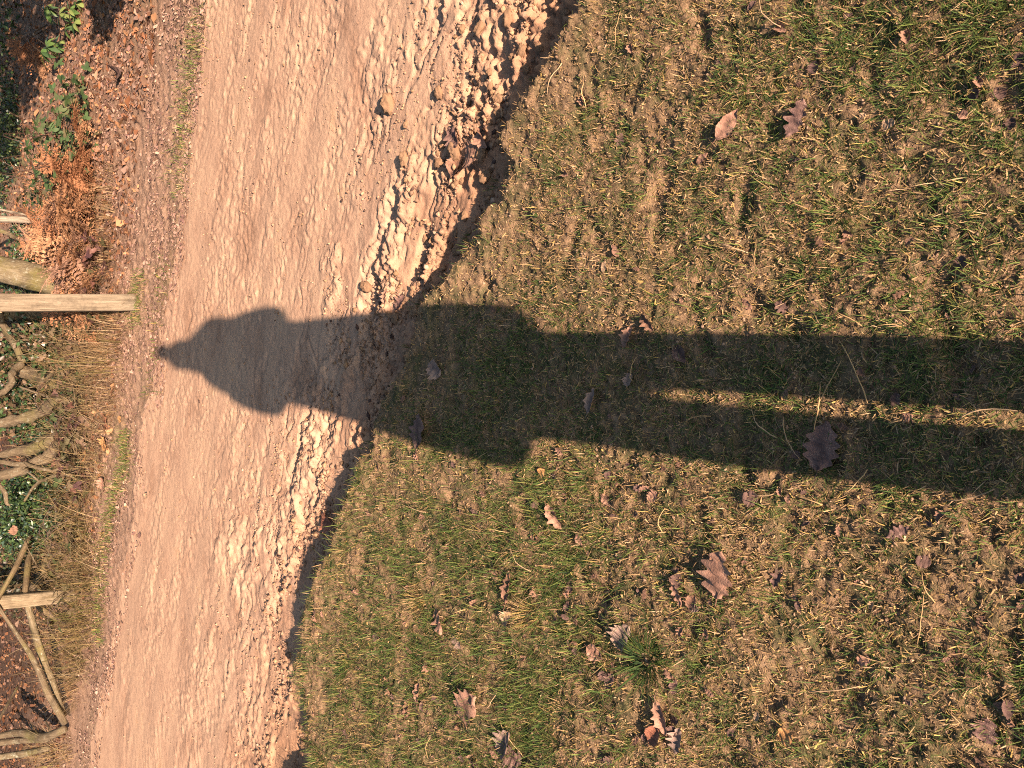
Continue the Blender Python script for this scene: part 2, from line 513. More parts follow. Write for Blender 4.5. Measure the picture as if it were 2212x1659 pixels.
def turf_points(n):
    out = []
    tot = 0
    while tot < n:
        y = rng.uniform(.30, 3.45, 200000); x = rng.uniform(-2.3, 1.6, 200000)
        k = (np.abs(x) < .50 * y + .72)
        dens = np.clip((1.1 / np.maximum(y, .7)) ** .9, .2, 1)
        k &= rng.random(len(x)) < dens
        k &= s_near(x, y) < np.where(rng.random(len(x)) < .15, .012, -.006)
        out.append(np.stack([x[k], y[k]], 1)); tot += k.sum()
    return np.vstack(out)[:n]

def build_turf():
    # standing short blades
    p = turf_points(370000)
    d = fbm(p[:, 0] / .034, p[:, 1] / .034, 66, 2) + .5 * fbm(p[:, 0] / .25, p[:, 1] / .25, 69, 2)
    g = green_amount(p[:, 0], p[:, 1])
    ed = near_edge(p[:, 0]) - p[:, 1]
    bare = 1 - .8 * sstep(.42, .04, ed + .30 * noise(p[:, 0] / .17, p[:, 1] / .17, 78)) * (.35 + .65 * sstep(-.25, .15, p[:, 0]))
    bare *= 1 - .6 * sstep(.38, .6, noise(p[:, 0] / .21 + 4, p[:, 1] / .15, 79))
    keep = rng.random(len(p)) < np.clip(.62 + 1.1 * d, .08, 1) * bare
    p, g = p[keep], g[keep]
    n = len(p)
    isg = rng.random(n) < g
    P = np.stack([p[:, 0], p[:, 1], Hq(p[:, 0], p[:, 1]) - .001], 1)
    L = np.where(isg, rng.gamma(5, .0030, n), rng.gamma(4, .0027, n)) + .004
    L *= (1 + .4 * (g > .6)) * (1 + .55 * sstep(.0, -.5, p[:, 0]) * sstep(1.2, 1.7, p[:, 1]))
    W = rng.uniform(.0009, .0021, n)
    az = rng.uniform(0, 2 * math.pi, n)
    col = np.where(isg[:, None], pick(GREEN, n, [.3, .22, .24, .12, .12]), pick(STRAW, n))
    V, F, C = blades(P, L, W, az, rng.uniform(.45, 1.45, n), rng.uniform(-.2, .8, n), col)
    tag(obj('turf_grass', make_mesh('turf_grass', V, F, C), M['grass']), 'short mixed green and straw coloured grass of the trodden turf', 'grass', None, 'stuff')
    # dead thatch lying flat
    p = turf_points(70000)
    n = len(p)
    L = rng.gamma(3, .0018, n) + .0020; W = rng.uniform(.0008, .0024, n)
    az = rng.uniform(0, 2 * math.pi, n)
    tilt = rng.normal(0, .55, n)
    z = Hq(p[:, 0], p[:, 1]) + .001 + rng.random(n) * .004
    c = np.stack([p[:, 0], p[:, 1], z], 1)
    a = np.stack([np.cos(az) * np.cos(tilt), np.sin(az) * np.cos(tilt), np.sin(tilt)], 1) * (L * .5)[:, None]
    b = np.stack([-np.sin(az), np.cos(az), rng.normal(0, .8, n)], 1) * (W * .5)[:, None]
    V = np.stack([c - a - b, c - a + b, c + a + b * .6, c + a - b * .6], 1).reshape(-1, 3)
    Q = np.arange(n * 4).reshape(n, 4)
    col = np.repeat(pick(STRAW, n, [.12, .28, .25, .05, .2, .1]), 4, 0)
    tag(obj('dead_thatch', make_mesh('dead_thatch', V, Q, col), M['grass']), 'crumbled dead grass and thatch between the blades of the turf', 'thatch', None, 'stuff')

build_turf()

def build_crumbs():
    """loose crumbs of earth on turf and track"""
    t = (1 + 5 ** .5) / 2
    V0 = np.array([(-1, t, 0), (1, t, 0), (-1, -t, 0), (1, -t, 0), (0, -1, t), (0, 1, t), (0, -1, -t), (0, 1, -t), (t, 0, -1), (t, 0, 1), (-t, 0, -1), (-t, 0, 1)]) / 1.9
    T0 = np.array([(0, 11, 5), (0, 5, 1), (0, 1, 7), (0, 7, 10), (0, 10, 11), (1, 5, 9), (5, 11, 4), (11, 10, 2), (10, 7, 6), (7, 1, 8), (3, 9, 4), (3, 4, 2), (3, 2, 6), (3, 6, 8), (3, 8, 9), (4, 9, 5), (2, 4, 11), (6, 2, 10), (8, 6, 7), (9, 8, 1)])
    V0 = np.array([(1, 0, 0), (-1, 0, 0), (0, 1, 0), (0, -1, 0), (0, 0, 1), (0, 0, -1.)])
    T0 = np.array([(0, 2, 4), (2, 1, 4), (1, 3, 4), (3, 0, 4), (2, 0, 5), (1, 2, 5), (3, 1, 5), (0, 3, 5)])
    NV = 6
    def scatter(name, label, p, r, cols):
        n = len(p)
        z = Hq(p[:, 0], p[:, 1])
        ca = rng.uniform(0, 6.28, n)
        S = r[:, None, None] * (V0[None] * rng.uniform(.6, 1.3, (n, NV, 1))) * rng.uniform(.6, 1.3, (n, 1, 3)) * np.array([1, 1, .75])
        cc, ss = np.cos(ca)[:, None], np.sin(ca)[:, None]
        S = np.stack([S[..., 0] * cc - S[..., 1] * ss, S[..., 0] * ss + S[..., 1] * cc, S[..., 2] + .4 * S[..., 0]], 2)
        V = S + np.stack([p[:, 0], p[:, 1], z + r * .2], 1)[:, None]
        T = (np.arange(n)[:, None, None] * NV + T0[None]).reshape(-1, 3)
        C = np.repeat(cols, NV, 0)
        tag(obj(name, make_mesh(name, V.reshape(-1, 3), T, C), M['clod']), label, 'soil', None, 'stuff')
    # track
    y = rng.uniform(1.2, 6.2, 330000); x = rng.uniform(-3.2, 2.9, 330000)
    s = s_near(x, y); f = s_far(x, y)
    w = (.10 + 1.3 * sstep(1.2, .05, s)) * np.clip(.35 + 1.4 * fbm(x / .35, y / .16, 81, 3), .02, 1) * (.35 + .65 * sstep(-1.6, .6, x))
    k = (s > .0) & (f < .05) & (rng.random(len(x)) < w) & (np.abs(x) < .5 * y + .5)
    p = np.stack([x[k], y[k]], 1)[:44000]
    r = np.clip(rng.gamma(2.2, .0017, len(p)), .0014, .011) * (.8 + .5 * (s[k][:44000] < .5))
    scatter('track_crumbs', 'loose sandy crumbs and grit lying on the dirt track', p, r, pick(np.array([[.39, .245, .155], [.34, .21, .138], [.40, .245, .14], [.31, .195, .13], [.45, .30, .2], [.10, .062, .05]]), len(p), [.25, .22, .2, .15, .1, .08]))
    p = turf_points(30000)
    r = np.clip(rng.gamma(2.0, .0010, len(p)), .0010, .0055)
    scatter('turf_crumbs', 'worm casts and crumbs of soil between the grass blades', p, r, pick(np.array([[.28, .18, .115], [.21, .135, .085], [.35, .235, .155]]), len(p)))

build_crumbs()

# ------------------------------------------------------------------ the person who casts the long shadow
def loft(mb, rings, n=20, col=(1, 1, 1)):
    """rings: (cx, cy, z, rx, ry)"""
    th = np.arange(n) * 2 * math.pi / n
    V = np.vstack([np.stack([cx + rx * np.cos(th), cy + ry * np.sin(th), np.full(n, z)], 1) for cx, cy, z, rx, ry in rings])
    m = len(rings)
    Q = [(i * n + j, i * n + (j + 1) % n, (i + 1) * n + (j + 1) % n, (i + 1) * n + j) for i in range(m - 1) for j in range(n)]
    c0 = np.array([[rings[0][0], rings[0][1], rings[0][2]], [rings[-1][0], rings[-1][1], rings[-1][2]]])
    V = np.vstack([V, c0])
    T = [(m * n, (j + 1) % n, j) for j in range(n)] + [(m * n + 1, (m - 1) * n + j, (m - 1) * n + (j + 1) % n) for j in range(n)]
    mb.add(V, T, Q, col)

def ball(mb, c, r, n=14, col=(1, 1, 1)):
    r = np.broadcast_to(np.asarray(r, float), 3)
    ph = np.linspace(-math.pi / 2 + .05, math.pi / 2 - .05, n)
    loft(mb, [(c[0], c[1], c[2] + r[2] * math.sin(p), r[0] * math.cos(p), r[1] * math.cos(p)) for p in ph], n, col)

def fuse(o, voxel, it=6):
    m = o.modifiers.new('fuse', 'REMESH'); m.mode = 'VOXEL'; m.voxel_size = voxel; m.use_smooth_shade = True
    s = o.modifiers.new('smooth', 'SMOOTH'); s.factor = .5; s.iterations = it

def build_person():
    root = obj('person', None, loc=(-.07, -.25, 0))
    tag(root, 'person in long winter coat and bobble hat holding up a phone, casting the long shadow', 'person')
    B = np.array([-.07, -.25, 0])
    gz = Hp(-.07, -.25)
    coat = MB()
    def ring(z, a, b, ry, cy=-.25): return ((a + b) / 2, cy, z, (b - a) / 2, ry)
    loft(coat, [ring(.765, -.29, .157, .15), ring(.80, -.289, .158, .155), ring(.86, -.279, .168, .16), ring(.92, -.268, .170, .155), ring(1.0, -.246, .166, .15),
                ring(1.10, -.222, .158, .145), ring(1.22, -.198, .148, .135), ring(1.34, -.198, .155, .13), ring(1.43, -.196, .158, .115), ring(1.49, -.185, .185, .10),
                ring(1.535, -.165, .188, .10), ring(1.575, -.140, .185, .10), ring(1.61, -.095, .150, .10), ring(1.66, -.086, .095, .105)], 28)
    for sx, sh, el, wr in ((1, (.125, -.25, 1.445), (.165, -.17, 1.265), (.118, -.055, 1.475)), (-1, (-.16, -.25, 1.445), (-.198, -.17, 1.265), (-.10, -.055, 1.468))):
        P = smooth_path([sh, (np.array(sh) + el) / 2 + (.012 * sx, 0, 0), el, (np.array(el) + wr) / 2, wr], 5)
        tube(coat, P, [.058, .056, .054, .052, .046, .040], 14)
    co = obj('coat', coat.mesh('coat'), M['cloth'], root, loc=-B)
    fuse(co, .011, 4)
    co.data.attributes['Col'].data.foreach_set('color', np.tile([.03, .035, .05, 1], len(co.data.vertices)).astype(np.float32))
    # trousers and boots
    tr = MB()
    loft(tr, [(-.062, -.25, .69, .13, .10), (-.062, -.25, .74, .15, .115), (-.055, -.25, .85, .16, .12)], 20, (.02, .02, .025))
    for leg_pts in (((.007, -.25, .74), (.005, -.25, .60), (-.001, -.25, .45), (-.014, -.25, .27), (-.022, -.26, .10)), ((-.134, -.25, .74), (-.140, -.25, .60), (-.152, -.25, .45), (-.152, -.25, .27), (-.158, -.26, .10))):
        tube(tr, smooth_path(leg_pts, 5), [.068, .066, .0625, .057, .055], 14, (.02, .02, .025))
    t = obj('trousers', tr.mesh('trousers'), M['cloth'], root, loc=-B)
    fuse(t, .010, 3)
    for x in (-.022, -.158):
        b = MB()
        loft(b, [(x, -.26, gz + .02, .05, .06), (x, -.26, gz + .12, .052, .058), (x, -.26, gz + .17, .056, .06)], 16, (.05, .03, .02))
        tube(b, smooth_path([(x, -.32, gz + .045), (x, -.22, gz + .05), (x + .004, -.10, gz + .04)], 5), [.044, .05, .047, .036], 14, (.05, .03, .02))
        bo = obj('boot', b.mesh('boot'), M['cloth'], root, loc=-B)
        fuse(bo, .007, 3)
        s = MB()
        loft(s, [(x, -.215, gz + .001, .049, .135), (x, -.215, gz + .018, .051, .138)], 20, (.02, .02, .02))
        obj('sole', s.mesh('sole'), M['plastic'], bo)
    # head, neck and hands as one skin mesh
    bd = MB(); sk = (.45, .28, .20)
    hx = .0
    loft(bd, [(hx, -.25, 1.50, .055, .058), (hx, -.245, 1.56, .052, .056), (hx, -.235, 1.60, .052, .06)], 16, sk)
    ball(bd, (hx, -.235, 1.655), (.073, .092, .115), 18, sk)
    ball(bd, (hx, -.195, 1.585), (.045, .05, .04), 12, sk)
    ball(bd, (hx, -.140, 1.645), (.013, .018, .026), 10, sk)
    ball(bd, (hx, -.146, 1.603), (.022, .012, .010), 10, sk)
    for sx in (-1, 1):
        ball(bd, (hx + sx * .075, -.235, 1.65), (.012, .022, .033), 10, sk)
    head = obj('head', bd.mesh('head'), M['skin'], root, loc=-B)
    fuse(head, .006, 5)
    head.data.attributes['Col'].data.foreach_set('color', np.tile([*sk, 1], len(head.data.vertices)).astype(np.float32))
    for sx in (-1, 1):
        e = MB(); ball(e, (hx + sx * .031, -.153, 1.662), (.012, .012, .009), 10, (.6, .6, .58))
        obj('eye', e.mesh('eye', True), M['plastic'], head)
    pc = -upv * .048 - fwd * .0075                        # middle of the phone behind its own lens
    for sx in (-1, 1):
        h = MB()
        wr = np.array([.118, -.055, 1.475] if sx > 0 else [-.10, -.055, 1.468])
        c = np.array([0, 0, CAMH]) + pc
        def L(a, b, d): return c + np.array([sx * a, 0, 0]) + upv * b + fwd * d
        palm = L(.060, -.012, -.012)
        tube(h, smooth_path([wr, (wr + palm) / 2 + (sx * .006, 0, 0), palm], 5), [.026, .029, .030, .024], 12, sk, flat=.75)
        for k, b in enumerate((.012, -.006, -.024, -.041)):
            ln = (.9, 1.0, .95, .8)[k]
            tube(h, smooth_path([L(.060, b - .004, -.010), L(.060, b, .010 * ln), L(.049, b, .0165), L(.049 - .028 * ln, b - .002, .0135)], 4), [.010, .0095, .009, .008], 8, sk)
        tube(h, smooth_path([L(.062, -.030, -.016), L(.052, -.010, -.022), L(.034, .004, -.016), L(.020, .010, -.0125)], 4), [.013, .0115, .010, .008], 8, sk)
        ho = obj('hand', h.mesh('hand'), M['skin'], root, loc=-B)
        fuse(ho, .0035, 3)
    hat = MB(); hc = (.10, .02, .025)
    loft(hat, [(hx, -.238, 1.685, .082, .100), (hx, -.238, 1.72, .082, .100), (hx, -.240, 1.75, .070, .086), (hx, -.243, 1.775, .050, .062), (hx + .006, -.246, 1.795, .034, .036)], 22, hc)
    ho = obj('woolly_hat', hat.mesh('woolly_hat', True), M['cloth'], root, loc=-B)
    bb = MB(); ball(bb, (hx + .014, -.248, 1.825), (.046, .046, .038), 14, (.5, .45, .4))
    obj('bobble', bb.mesh('bobble', True), M['cloth'], ho)
    # the phone in the hands
    ph = MB()
    w, hh, d = .0335, .069, .0035
    pts = []
    for dd in (-d, -d * .6, d * .6, d):
        k = .0018 if abs(dd) == d else 0
        for (a, b) in ((-1, -1), (1, -1), (1, 1), (-1, 1)):
            for (ca, cb) in (((.008, 0), (0, .008)) if a * b < 0 else ((0, .008), (.008, 0))) if True else ():
                pts.append((a * (w - k - ca), b * (hh - k - cb), dd))
    pts = np.array(pts); c = np.array([0, 0, CAMH]) + pc
    # order every ring by angle
    rings = [pts[i * 8:(i + 1) * 8] for i in range(4)]
    rings = [r[np.argsort(np.arctan2(r[:, 1], r[:, 0]))] for r in rings]
    V = np.vstack(rings); n = 8
    Q = [(i * n + j, i * n + (j + 1) % n, (i + 1) * n + (j + 1) % n, (i + 1) * n + j) for i in range(3) for j in range(n)]
    V = np.vstack([V, [0, 0, -d], [0, 0, d]])
    T = [(32, (j + 1) % n, j) for j in range(n)] + [(33, 24 + j, 24 + (j + 1) % n) for j in range(n)]
    Wd = c + np.outer(V[:, 0], [1, 0, 0]) + np.outer(V[:, 1], upv) + np.outer(V[:, 2], fwd)
    ph.add(Wd - c, T, Q, (.03, .03, .035))
    po = obj('phone', ph.mesh('phone'), M['plastic'], loc=c)
    tag(po, 'dark slim phone held upright in both hands of the person', 'phone')

build_person()

# ------------------------------------------------------------------ leaves
def leaf_outline(kind, rs):
    t = np.linspace(0, 1, 27)
    if kind in ('oak', 'curl'):
        n = rs.uniform(3.6, 4.6)
        env = .36 * np.sin(math.pi * t ** .75) ** .75 * (.55 + .45 * t)
        ph = rs.uniform(-.4, .4)
        amp = .26 if kind == 'oak' else .12
        def side(): return env * (.80 + amp * np.cos(2 * math.pi * (n * t + .15 * rs.random()) + ph) + rs.normal(0, .05, 27))
        l, r = side(), side()
    elif kind == 'jag':
        env = .34 * np.sin(math.pi * t ** .85) ** .8
        sp = np.abs(((t * 5 + rs.random()) % 1) - .5) * 2
        l = env * (.66 + .42 * sp); r = env * (.66 + .42 * np.roll(sp, 2))
    elif kind == 'round':
        l = r = .40 * np.sin(math.pi * t) ** .6
    elif kind == 'frag':
        l = .34 * np.sin(math.pi * t) ** .5 * (1 + rs.normal(0, .22, 27)); r = .30 * np.sin(math.pi * t) ** .5 * (1 + rs.normal(0, .25, 27))
    else:
        env = .27 * np.sin(math.pi * t ** .8) ** .85
        l = env * (1 + .05 * np.cos(t * 60)); r = env * (1 + .05 * np.cos(t * 60 + 1))
    return t, np.maximum(l, .012), np.maximum(r, .012)

def leaf_mesh(kind, length, col, seed, curl=None, width=1., stalk=True):
    rs = np.random.default_rng(seed)
    t, l, r = leaf_outline(kind, rs)
    c = (rs.uniform(.3, 1.2) if kind != 'curl' else rs.uniform(2.0, 3.2)) if curl is None else curl
    V = []; off = np.array([-1, -.55, 0, .55, 1.])
    bendl = rs.uniform(-.25, .35)
    for i in range(27):
        w = np.where(off < 0, l[i], r[i]) * width
        yy = off * w
        ripple = .075 * noise(t[i] * 5 + seed, off * 1.6 + seed * .3, seed) + .022 * noise(t[i] * 13 + seed, off * 3, seed + 1)
        zz = c * yy ** 2 * 1.5 + ripple + bendl * (t[i] - .5) ** 2 + .012 * np.cos(off * 9)
        V.append(np.stack([np.full(5, t[i] - .5), yy, zz], 1))
    V = np.vstack(V) * length
    V[:, 2] -= V[:, 2].min() * .75
    Q = [(i * 5 + j, i * 5 + j + 1, (i + 1) * 5 + j + 1, (i + 1) * 5 + j) for i in range(26) for j in range(4)]
    C = np.tile(np.asarray(col), (len(V), 1)) * (1 + rs.normal(0, .10, (len(V), 1)))
    C[np.arange(27) * 5 + 2] *= .75
    mb = MB(); mb.add(V, (), Q, C)
    if stalk:
        z0 = V[2, 2]
        tube(mb, smooth_path([(-.49 * length, 0, z0), (-.58 * length, .01 * length, z0 - .01 * length), (-.68 * length, .04 * length, z0 - .02 * length)], 2), [.013 * length, .010 * length, .012 * length], 5, np.asarray(col) * .6)
    return mb.mesh(kind + '_leaf', True)

BROWN = {'pink': (.30, .165, .112), 'dark': (.095, .055, .045), 'brown': (.20, .108, .070), 'grey': (.24, .165, .130), 'orange': (.42, .215, .085), 'tan': (.36, .24, .145), 'red': (.27, .11, .065), 'violet': (.155, .090, .074)}

def lay(px, py, lpx, ang, name, kind, colk, label, seed, curl=None, width=1., lift=.004, tilt=(0, 0), group=None, cat='leaf'):
    a = math.radians(ang)
    p0, p1 = hit(px - .5 * lpx * math.cos(a), py + .5 * lpx * math.sin(a)), hit(px + .5 * lpx * math.cos(a), py - .5 * lpx * math.sin(a))
    dv = p1 - p0
    ln = float(np.hypot(dv[0], dv[1]))
    ln = min(ln, .15) * .92
    c = hit(px, py)
    o = obj(name, leaf_mesh(kind, ln, BROWN[colk], seed, curl, width), M['leaf'], loc=c + np.array([0, 0, lift + .004]),
            rot=(tilt[0], tilt[1] - math.atan2(dv[2], ln) * .6, math.atan2(dv[1], dv[0])))
    tag(o, label, cat, group)
    return o

leaf_list = [
    (1580, 272, 88, 55, 'broad', 'pink', 'broad pinkish brown leaf with pale midrib lying alone on the tan turf', .8, 1.0),
    (1728, 258, 96, 70, 'oak', 'violet', 'dark grit covered lobed oak leaf beside the pinkish broad leaf', .6, 1.1),
    (1785, 962, 118, 82, 'jag', 'violet', 'large spiky purple brown oak leaf lying inside the leg shadow', .3, 1.15),
    (1475, 765, 46, -60, 'broad', 'dark', 'small dark purple leaf inside the shadow of the right leg', 1.2, 1.3),
    (1362, 820, 34, 70, 'frag', 'grey', 'small pale grey leaf piece where the shadow legs part', .8, 1.2),
    (1405, 697, 52, -50, 'curl', 'brown', 'folded brown leaf at the upper rim of the thigh shadow', None, 1.0),
    (1362, 727, 56, 65, 'curl', 'pink', 'curled pinkish leaf half in the thigh shadow', None, 1.0),
    (1285, 865, 62, 75, 'curl', 'grey', 'twisted grey oak leaf inside the coat shadow', None, .9),
    (912, 930, 84, 80, 'jag', 'violet', 'big dull violet brown leaf at the rim of the coat shadow', .4, 1.25),
    (945, 797, 38, -60, 'frag', 'grey', 'grey leaf piece in the middle of the coat shadow', .9, 1.2),
    (1940, 862, 34, 80, 'frag', 'dark', 'small dark leaf piece beside the lit strip between the shadow legs', .7, 1.1),
    (1966, 900, 26, 10, 'frag', 'pink', 'small pink leaf piece on the lit strip between the shadow legs', 1., 1.2),
    (1175, 1021, 22, 40, 'round', 'orange', 'tiny round orange brown leaf on green turf by the coat shadow', .6, 1.1),
    (1205, 1115, 66, -60, 'curl', 'pink', 'curled pinkish oak leaf in the grass below the coat shadow', None, 1.0),
    (1560, 1240, 112, 85, 'oak', 'pink', 'large flat mud pressed pinkish oak leaf in the open turf', .15, 1.7),
    (1470, 1280, 62, -70, 'oak', 'pink', 'upright folded pink oak leaf left of the large flat leaf', 1.6, .9),
    (1686, 1246, 50, 65, 'oak', 'violet', 'dark violet crinkled leaf right of the large flat leaf', 1.3, 1.1),
    (1350, 1372, 54, 60, 'jag', 'grey', 'grey pointed leaf touching the bright green grass tuft', .9, 1.3),
    (1292, 1408, 44, -45, 'broad', 'pink', 'pink oval leaf just beyond the bright green grass tuft', 1.0, 1.4),
    (1452, 1458, 46, -55, 'oak', 'pink', 'two tone pink leaf at the near side of the bright green tuft', .7, 1.3),
    (1462, 1480, 34, 75, 'broad', 'violet', 'violet leaf tucked under the two tone pink leaf', .6, 1.2),
    (1438, 1548, 84, -70, 'curl', 'pink', 'large curled pinkish oak leaf on top of a small leaf heap', None, 1.1),
    (1420, 1585, 52, 60, 'broad', 'red', 'reddish brown leaf under the large curled oak leaf', 1.1, 1.3),
    (1468, 1598, 60, 80, 'oak', 'grey', 'grey crumpled oak leaf at the edge of the small leaf heap', 1.2, 1.2),
    (1640, 1545, 22, 70, 'round', 'tan', 'tiny pale oval leaf beside the round orange leaf', .6, .8),
    (1703, 1588, 33, 15, 'round', 'orange', 'round bright orange leaf standing proud of the turf', .5, 1.1),
    (2135, 1575, 58, 80, 'frag', 'violet', 'square greyish violet leaf pressed in bare earth', .3, 1.4),
    (1872, 1425, 36, 20, 'oak', 'pink', 'small pink lobed leaf above a dark hollow', .8, 1.2),
    (1016, 1520, 74, 40, 'jag', 'pink', 'crisp pale pink oak leaf with sharp lobes lying on green turf', .3, 1.1),
    (955, 1340, 66, -75, 'oak', 'pink', 'broad pink brown leaf propped among green grass', .5, 1.3),
    (992, 1385, 34, -60, 'frag', 'grey', 'grey scrap of leaf beside the propped pink brown leaf', .8, 1.0),
    (912, 1492, 62, 85, 'curl', 'pink', 'narrow rolled pink leaf standing in the grass', None, .8),
    (884, 1528, 44, 80, 'curl', 'brown', 'short rolled brown leaf under the narrow pink one', None, .9),
    (1098, 1602, 64, 60, 'jag', 'grey', 'grey pointed leaf above a clump of rotted leaves', .9, 1.2),
    (1110, 1632, 54, -30, 'frag', 'violet', 'rotted violet leaf in the turf by a grey pointed leaf', .8, 1.3),
    (1106, 1268, 80, 85, 'curl', 'brown', 'long rolled brown leaf at the edge of a grass hollow', None, .8),
    (1072, 1228, 36, -75, 'broad', 'brown', 'brown oval leaf beside the long rolled leaf', .9, 1.1),
    (1100, 1335, 34, 60, 'frag', 'tan', 'pale scrap of leaf below the long rolled leaf', .8, 1.2),
    (1230, 1310, 30, 80, 'broad', 'violet', 'small violet oval leaf in green grass', .8, 1.2),
    (1256, 1165, 30, -65, 'broad', 'pink', 'small pink oval leaf near the curled pinkish oak leaf', 1., 1.0),
    (1415, 1070, 26, 45, 'frag', 'pink', 'small pink leaf scrap below the thigh shadow', .6, 1.2),
    (1314, 1080, 34, -60, 'broad', 'pink', 'slim pink leaf lying by a buff stalk', .8, 1.),
    (1323, 1470, 38, 60, 'oak', 'violet', 'violet brown leaf beside the green grass tuft roots', .9, 1.2),
    (1945, 1148, 58, 25, 'oak', 'violet', 'dark reddish leaf with grit near the leg shadow', .5, 1.0),
    (1886, 1305, 18, 60, 'frag', 'tan', 'tiny pale leaf scrap casting a dark shadow', 1.2, 1.2),
    (1310, 576, 27, 80, 'round', 'tan', 'small round tan leaf standing on its rim in short turf', .5, .8),
    (1500, 1300, 36, 60, 'frag', 'brown', 'brown leaf piece by the upright folded pink oak leaf', .8, 1.2),
    (1505, 1312, 22, -20, 'round', 'grey', 'small grey leaf between two oak leaves', .8, 1.),
    (990, 358, 58, 65, 'broad', 'brown', 'wide grey brown leaf curled over the track edge', 1.4, 1.4),
    (985, 300, 50, -60, 'oak', 'violet', 'violet grey leaf among clods at the track edge', 1.2, 1.2),
    (1046, 300, 46, -70, 'curl', 'pink', 'pink rolled leaf against the broken turf edge', None, 1.1),
    (1020, 332, 40, 20, 'frag', 'pink', 'flat pink leaf piece among the track edge leaves', .7, 1.3),
    (714, 1128, 46, -50, 'jag', 'red', 'reddish spiky leaf caught on the turf lip above the track', 1.1, 1.),
    (835, 640, 40, 80, 'curl', 'pink', 'pink rolled leaf in the shade of the soft turf edge', None, 1.0),
    (870, 655, 36, 60, 'frag', 'violet', 'violet leaf scrap on the soft turf edge', .9, 1.2),
    (2085, 250, 26, -20, 'round', 'pink', 'small pinkish leaf among the near blades', .7, 1.),
    (1925, 268, 34, 15, 'frag', 'tan', 'pale forked leaf scrap in green turf', 1., 1.),
    (1868, 252, 18, 40, 'round', 'tan', 'tiny round pale leaf in green turf', .8, 1.),
]
for i, (x, y, l, a, k, c, lab, curl, wd) in enumerate(leaf_list):
    nm = {'oak': 'oak_leaf', 'jag': 'oak_leaf', 'curl': 'curled_leaf', 'broad': 'broad_leaf', 'frag': 'leaf_fragment', 'round': 'round_leaf'}[k]
    lay(x, y, l, a, nm, k, c, lab, 100 + i, curl, wd, lift=.003 + .004 * (l > 60), tilt=(R.uniform(-.15, .15), R.uniform(-.12, .12)))

frag_meshes = [leaf_mesh(R.choice(['frag', 'frag', 'broad', 'oak', 'curl']), 1.0, BROWN[R.choice(['pink', 'pink', 'brown', 'violet', 'red'])], 400 + i, None, R.uniform(.9, 1.4), False) for i in range(10)]
k = 0
while k < 230:
    px, py = R.uniform(660, 2212), R.uniform(0, 1659)
    pr = .9 if (py > 980 and px < 1550) else .22 if py > 980 else .14
    if R.random() > pr: continue
    p = hit(px, py)
    if s_near(np.array([p[0]]), np.array([p[1]]))[0] > -.03: continue
    o = obj('leaf_scrap', frag_meshes[k % 10], M['leaf'], loc=p + np.array([0, 0, .006]), rot=(R.uniform(-.4, .4), R.uniform(-.4, .4), R.uniform(0, 6.28)), scale=R.uniform(.012, .036))
    tag(o, 'small brown scrap of dead leaf trodden into the short turf', 'leaf scrap', 'leaf scraps trodden into the turf')
    k += 1

# dry stalks lying on the turf
for k in range(34):
    px, py = R.uniform(900, 2200), R.uniform(20, 1640)
    p = hit(px, py)
    if s_near(np.array([p[0]]), np.array([p[1]]))[0] > -.08: continue
    a = R.uniform(0, 6.28); ln = R.uniform(.05, .13); cv = R.uniform(-.5, .5)
    pts = []
    for t in np.linspace(0, 1, 7):
        x = p[0] + ln * t * math.cos(a + cv * t); y = p[1] + ln * t * math.sin(a + cv * t)
        pts.append((x - p[0], y - p[1], Hp(x, y) + .008 + .010 * math.sin(t * 3.1) - p[2]))
    mb = MB(); tube(mb, pts, [.0012, .0011, .0007], 5, pick(STRAW[[0, 3, 1]], 1)[0] * 1.1)
    tag(obj('dry_stalk', mb.mesh('dry_stalk', True), M['grass'], loc=p), 'thin dry straw coloured stalk lying across the short turf', 'stalk', 'dry stalks lying on the turf')

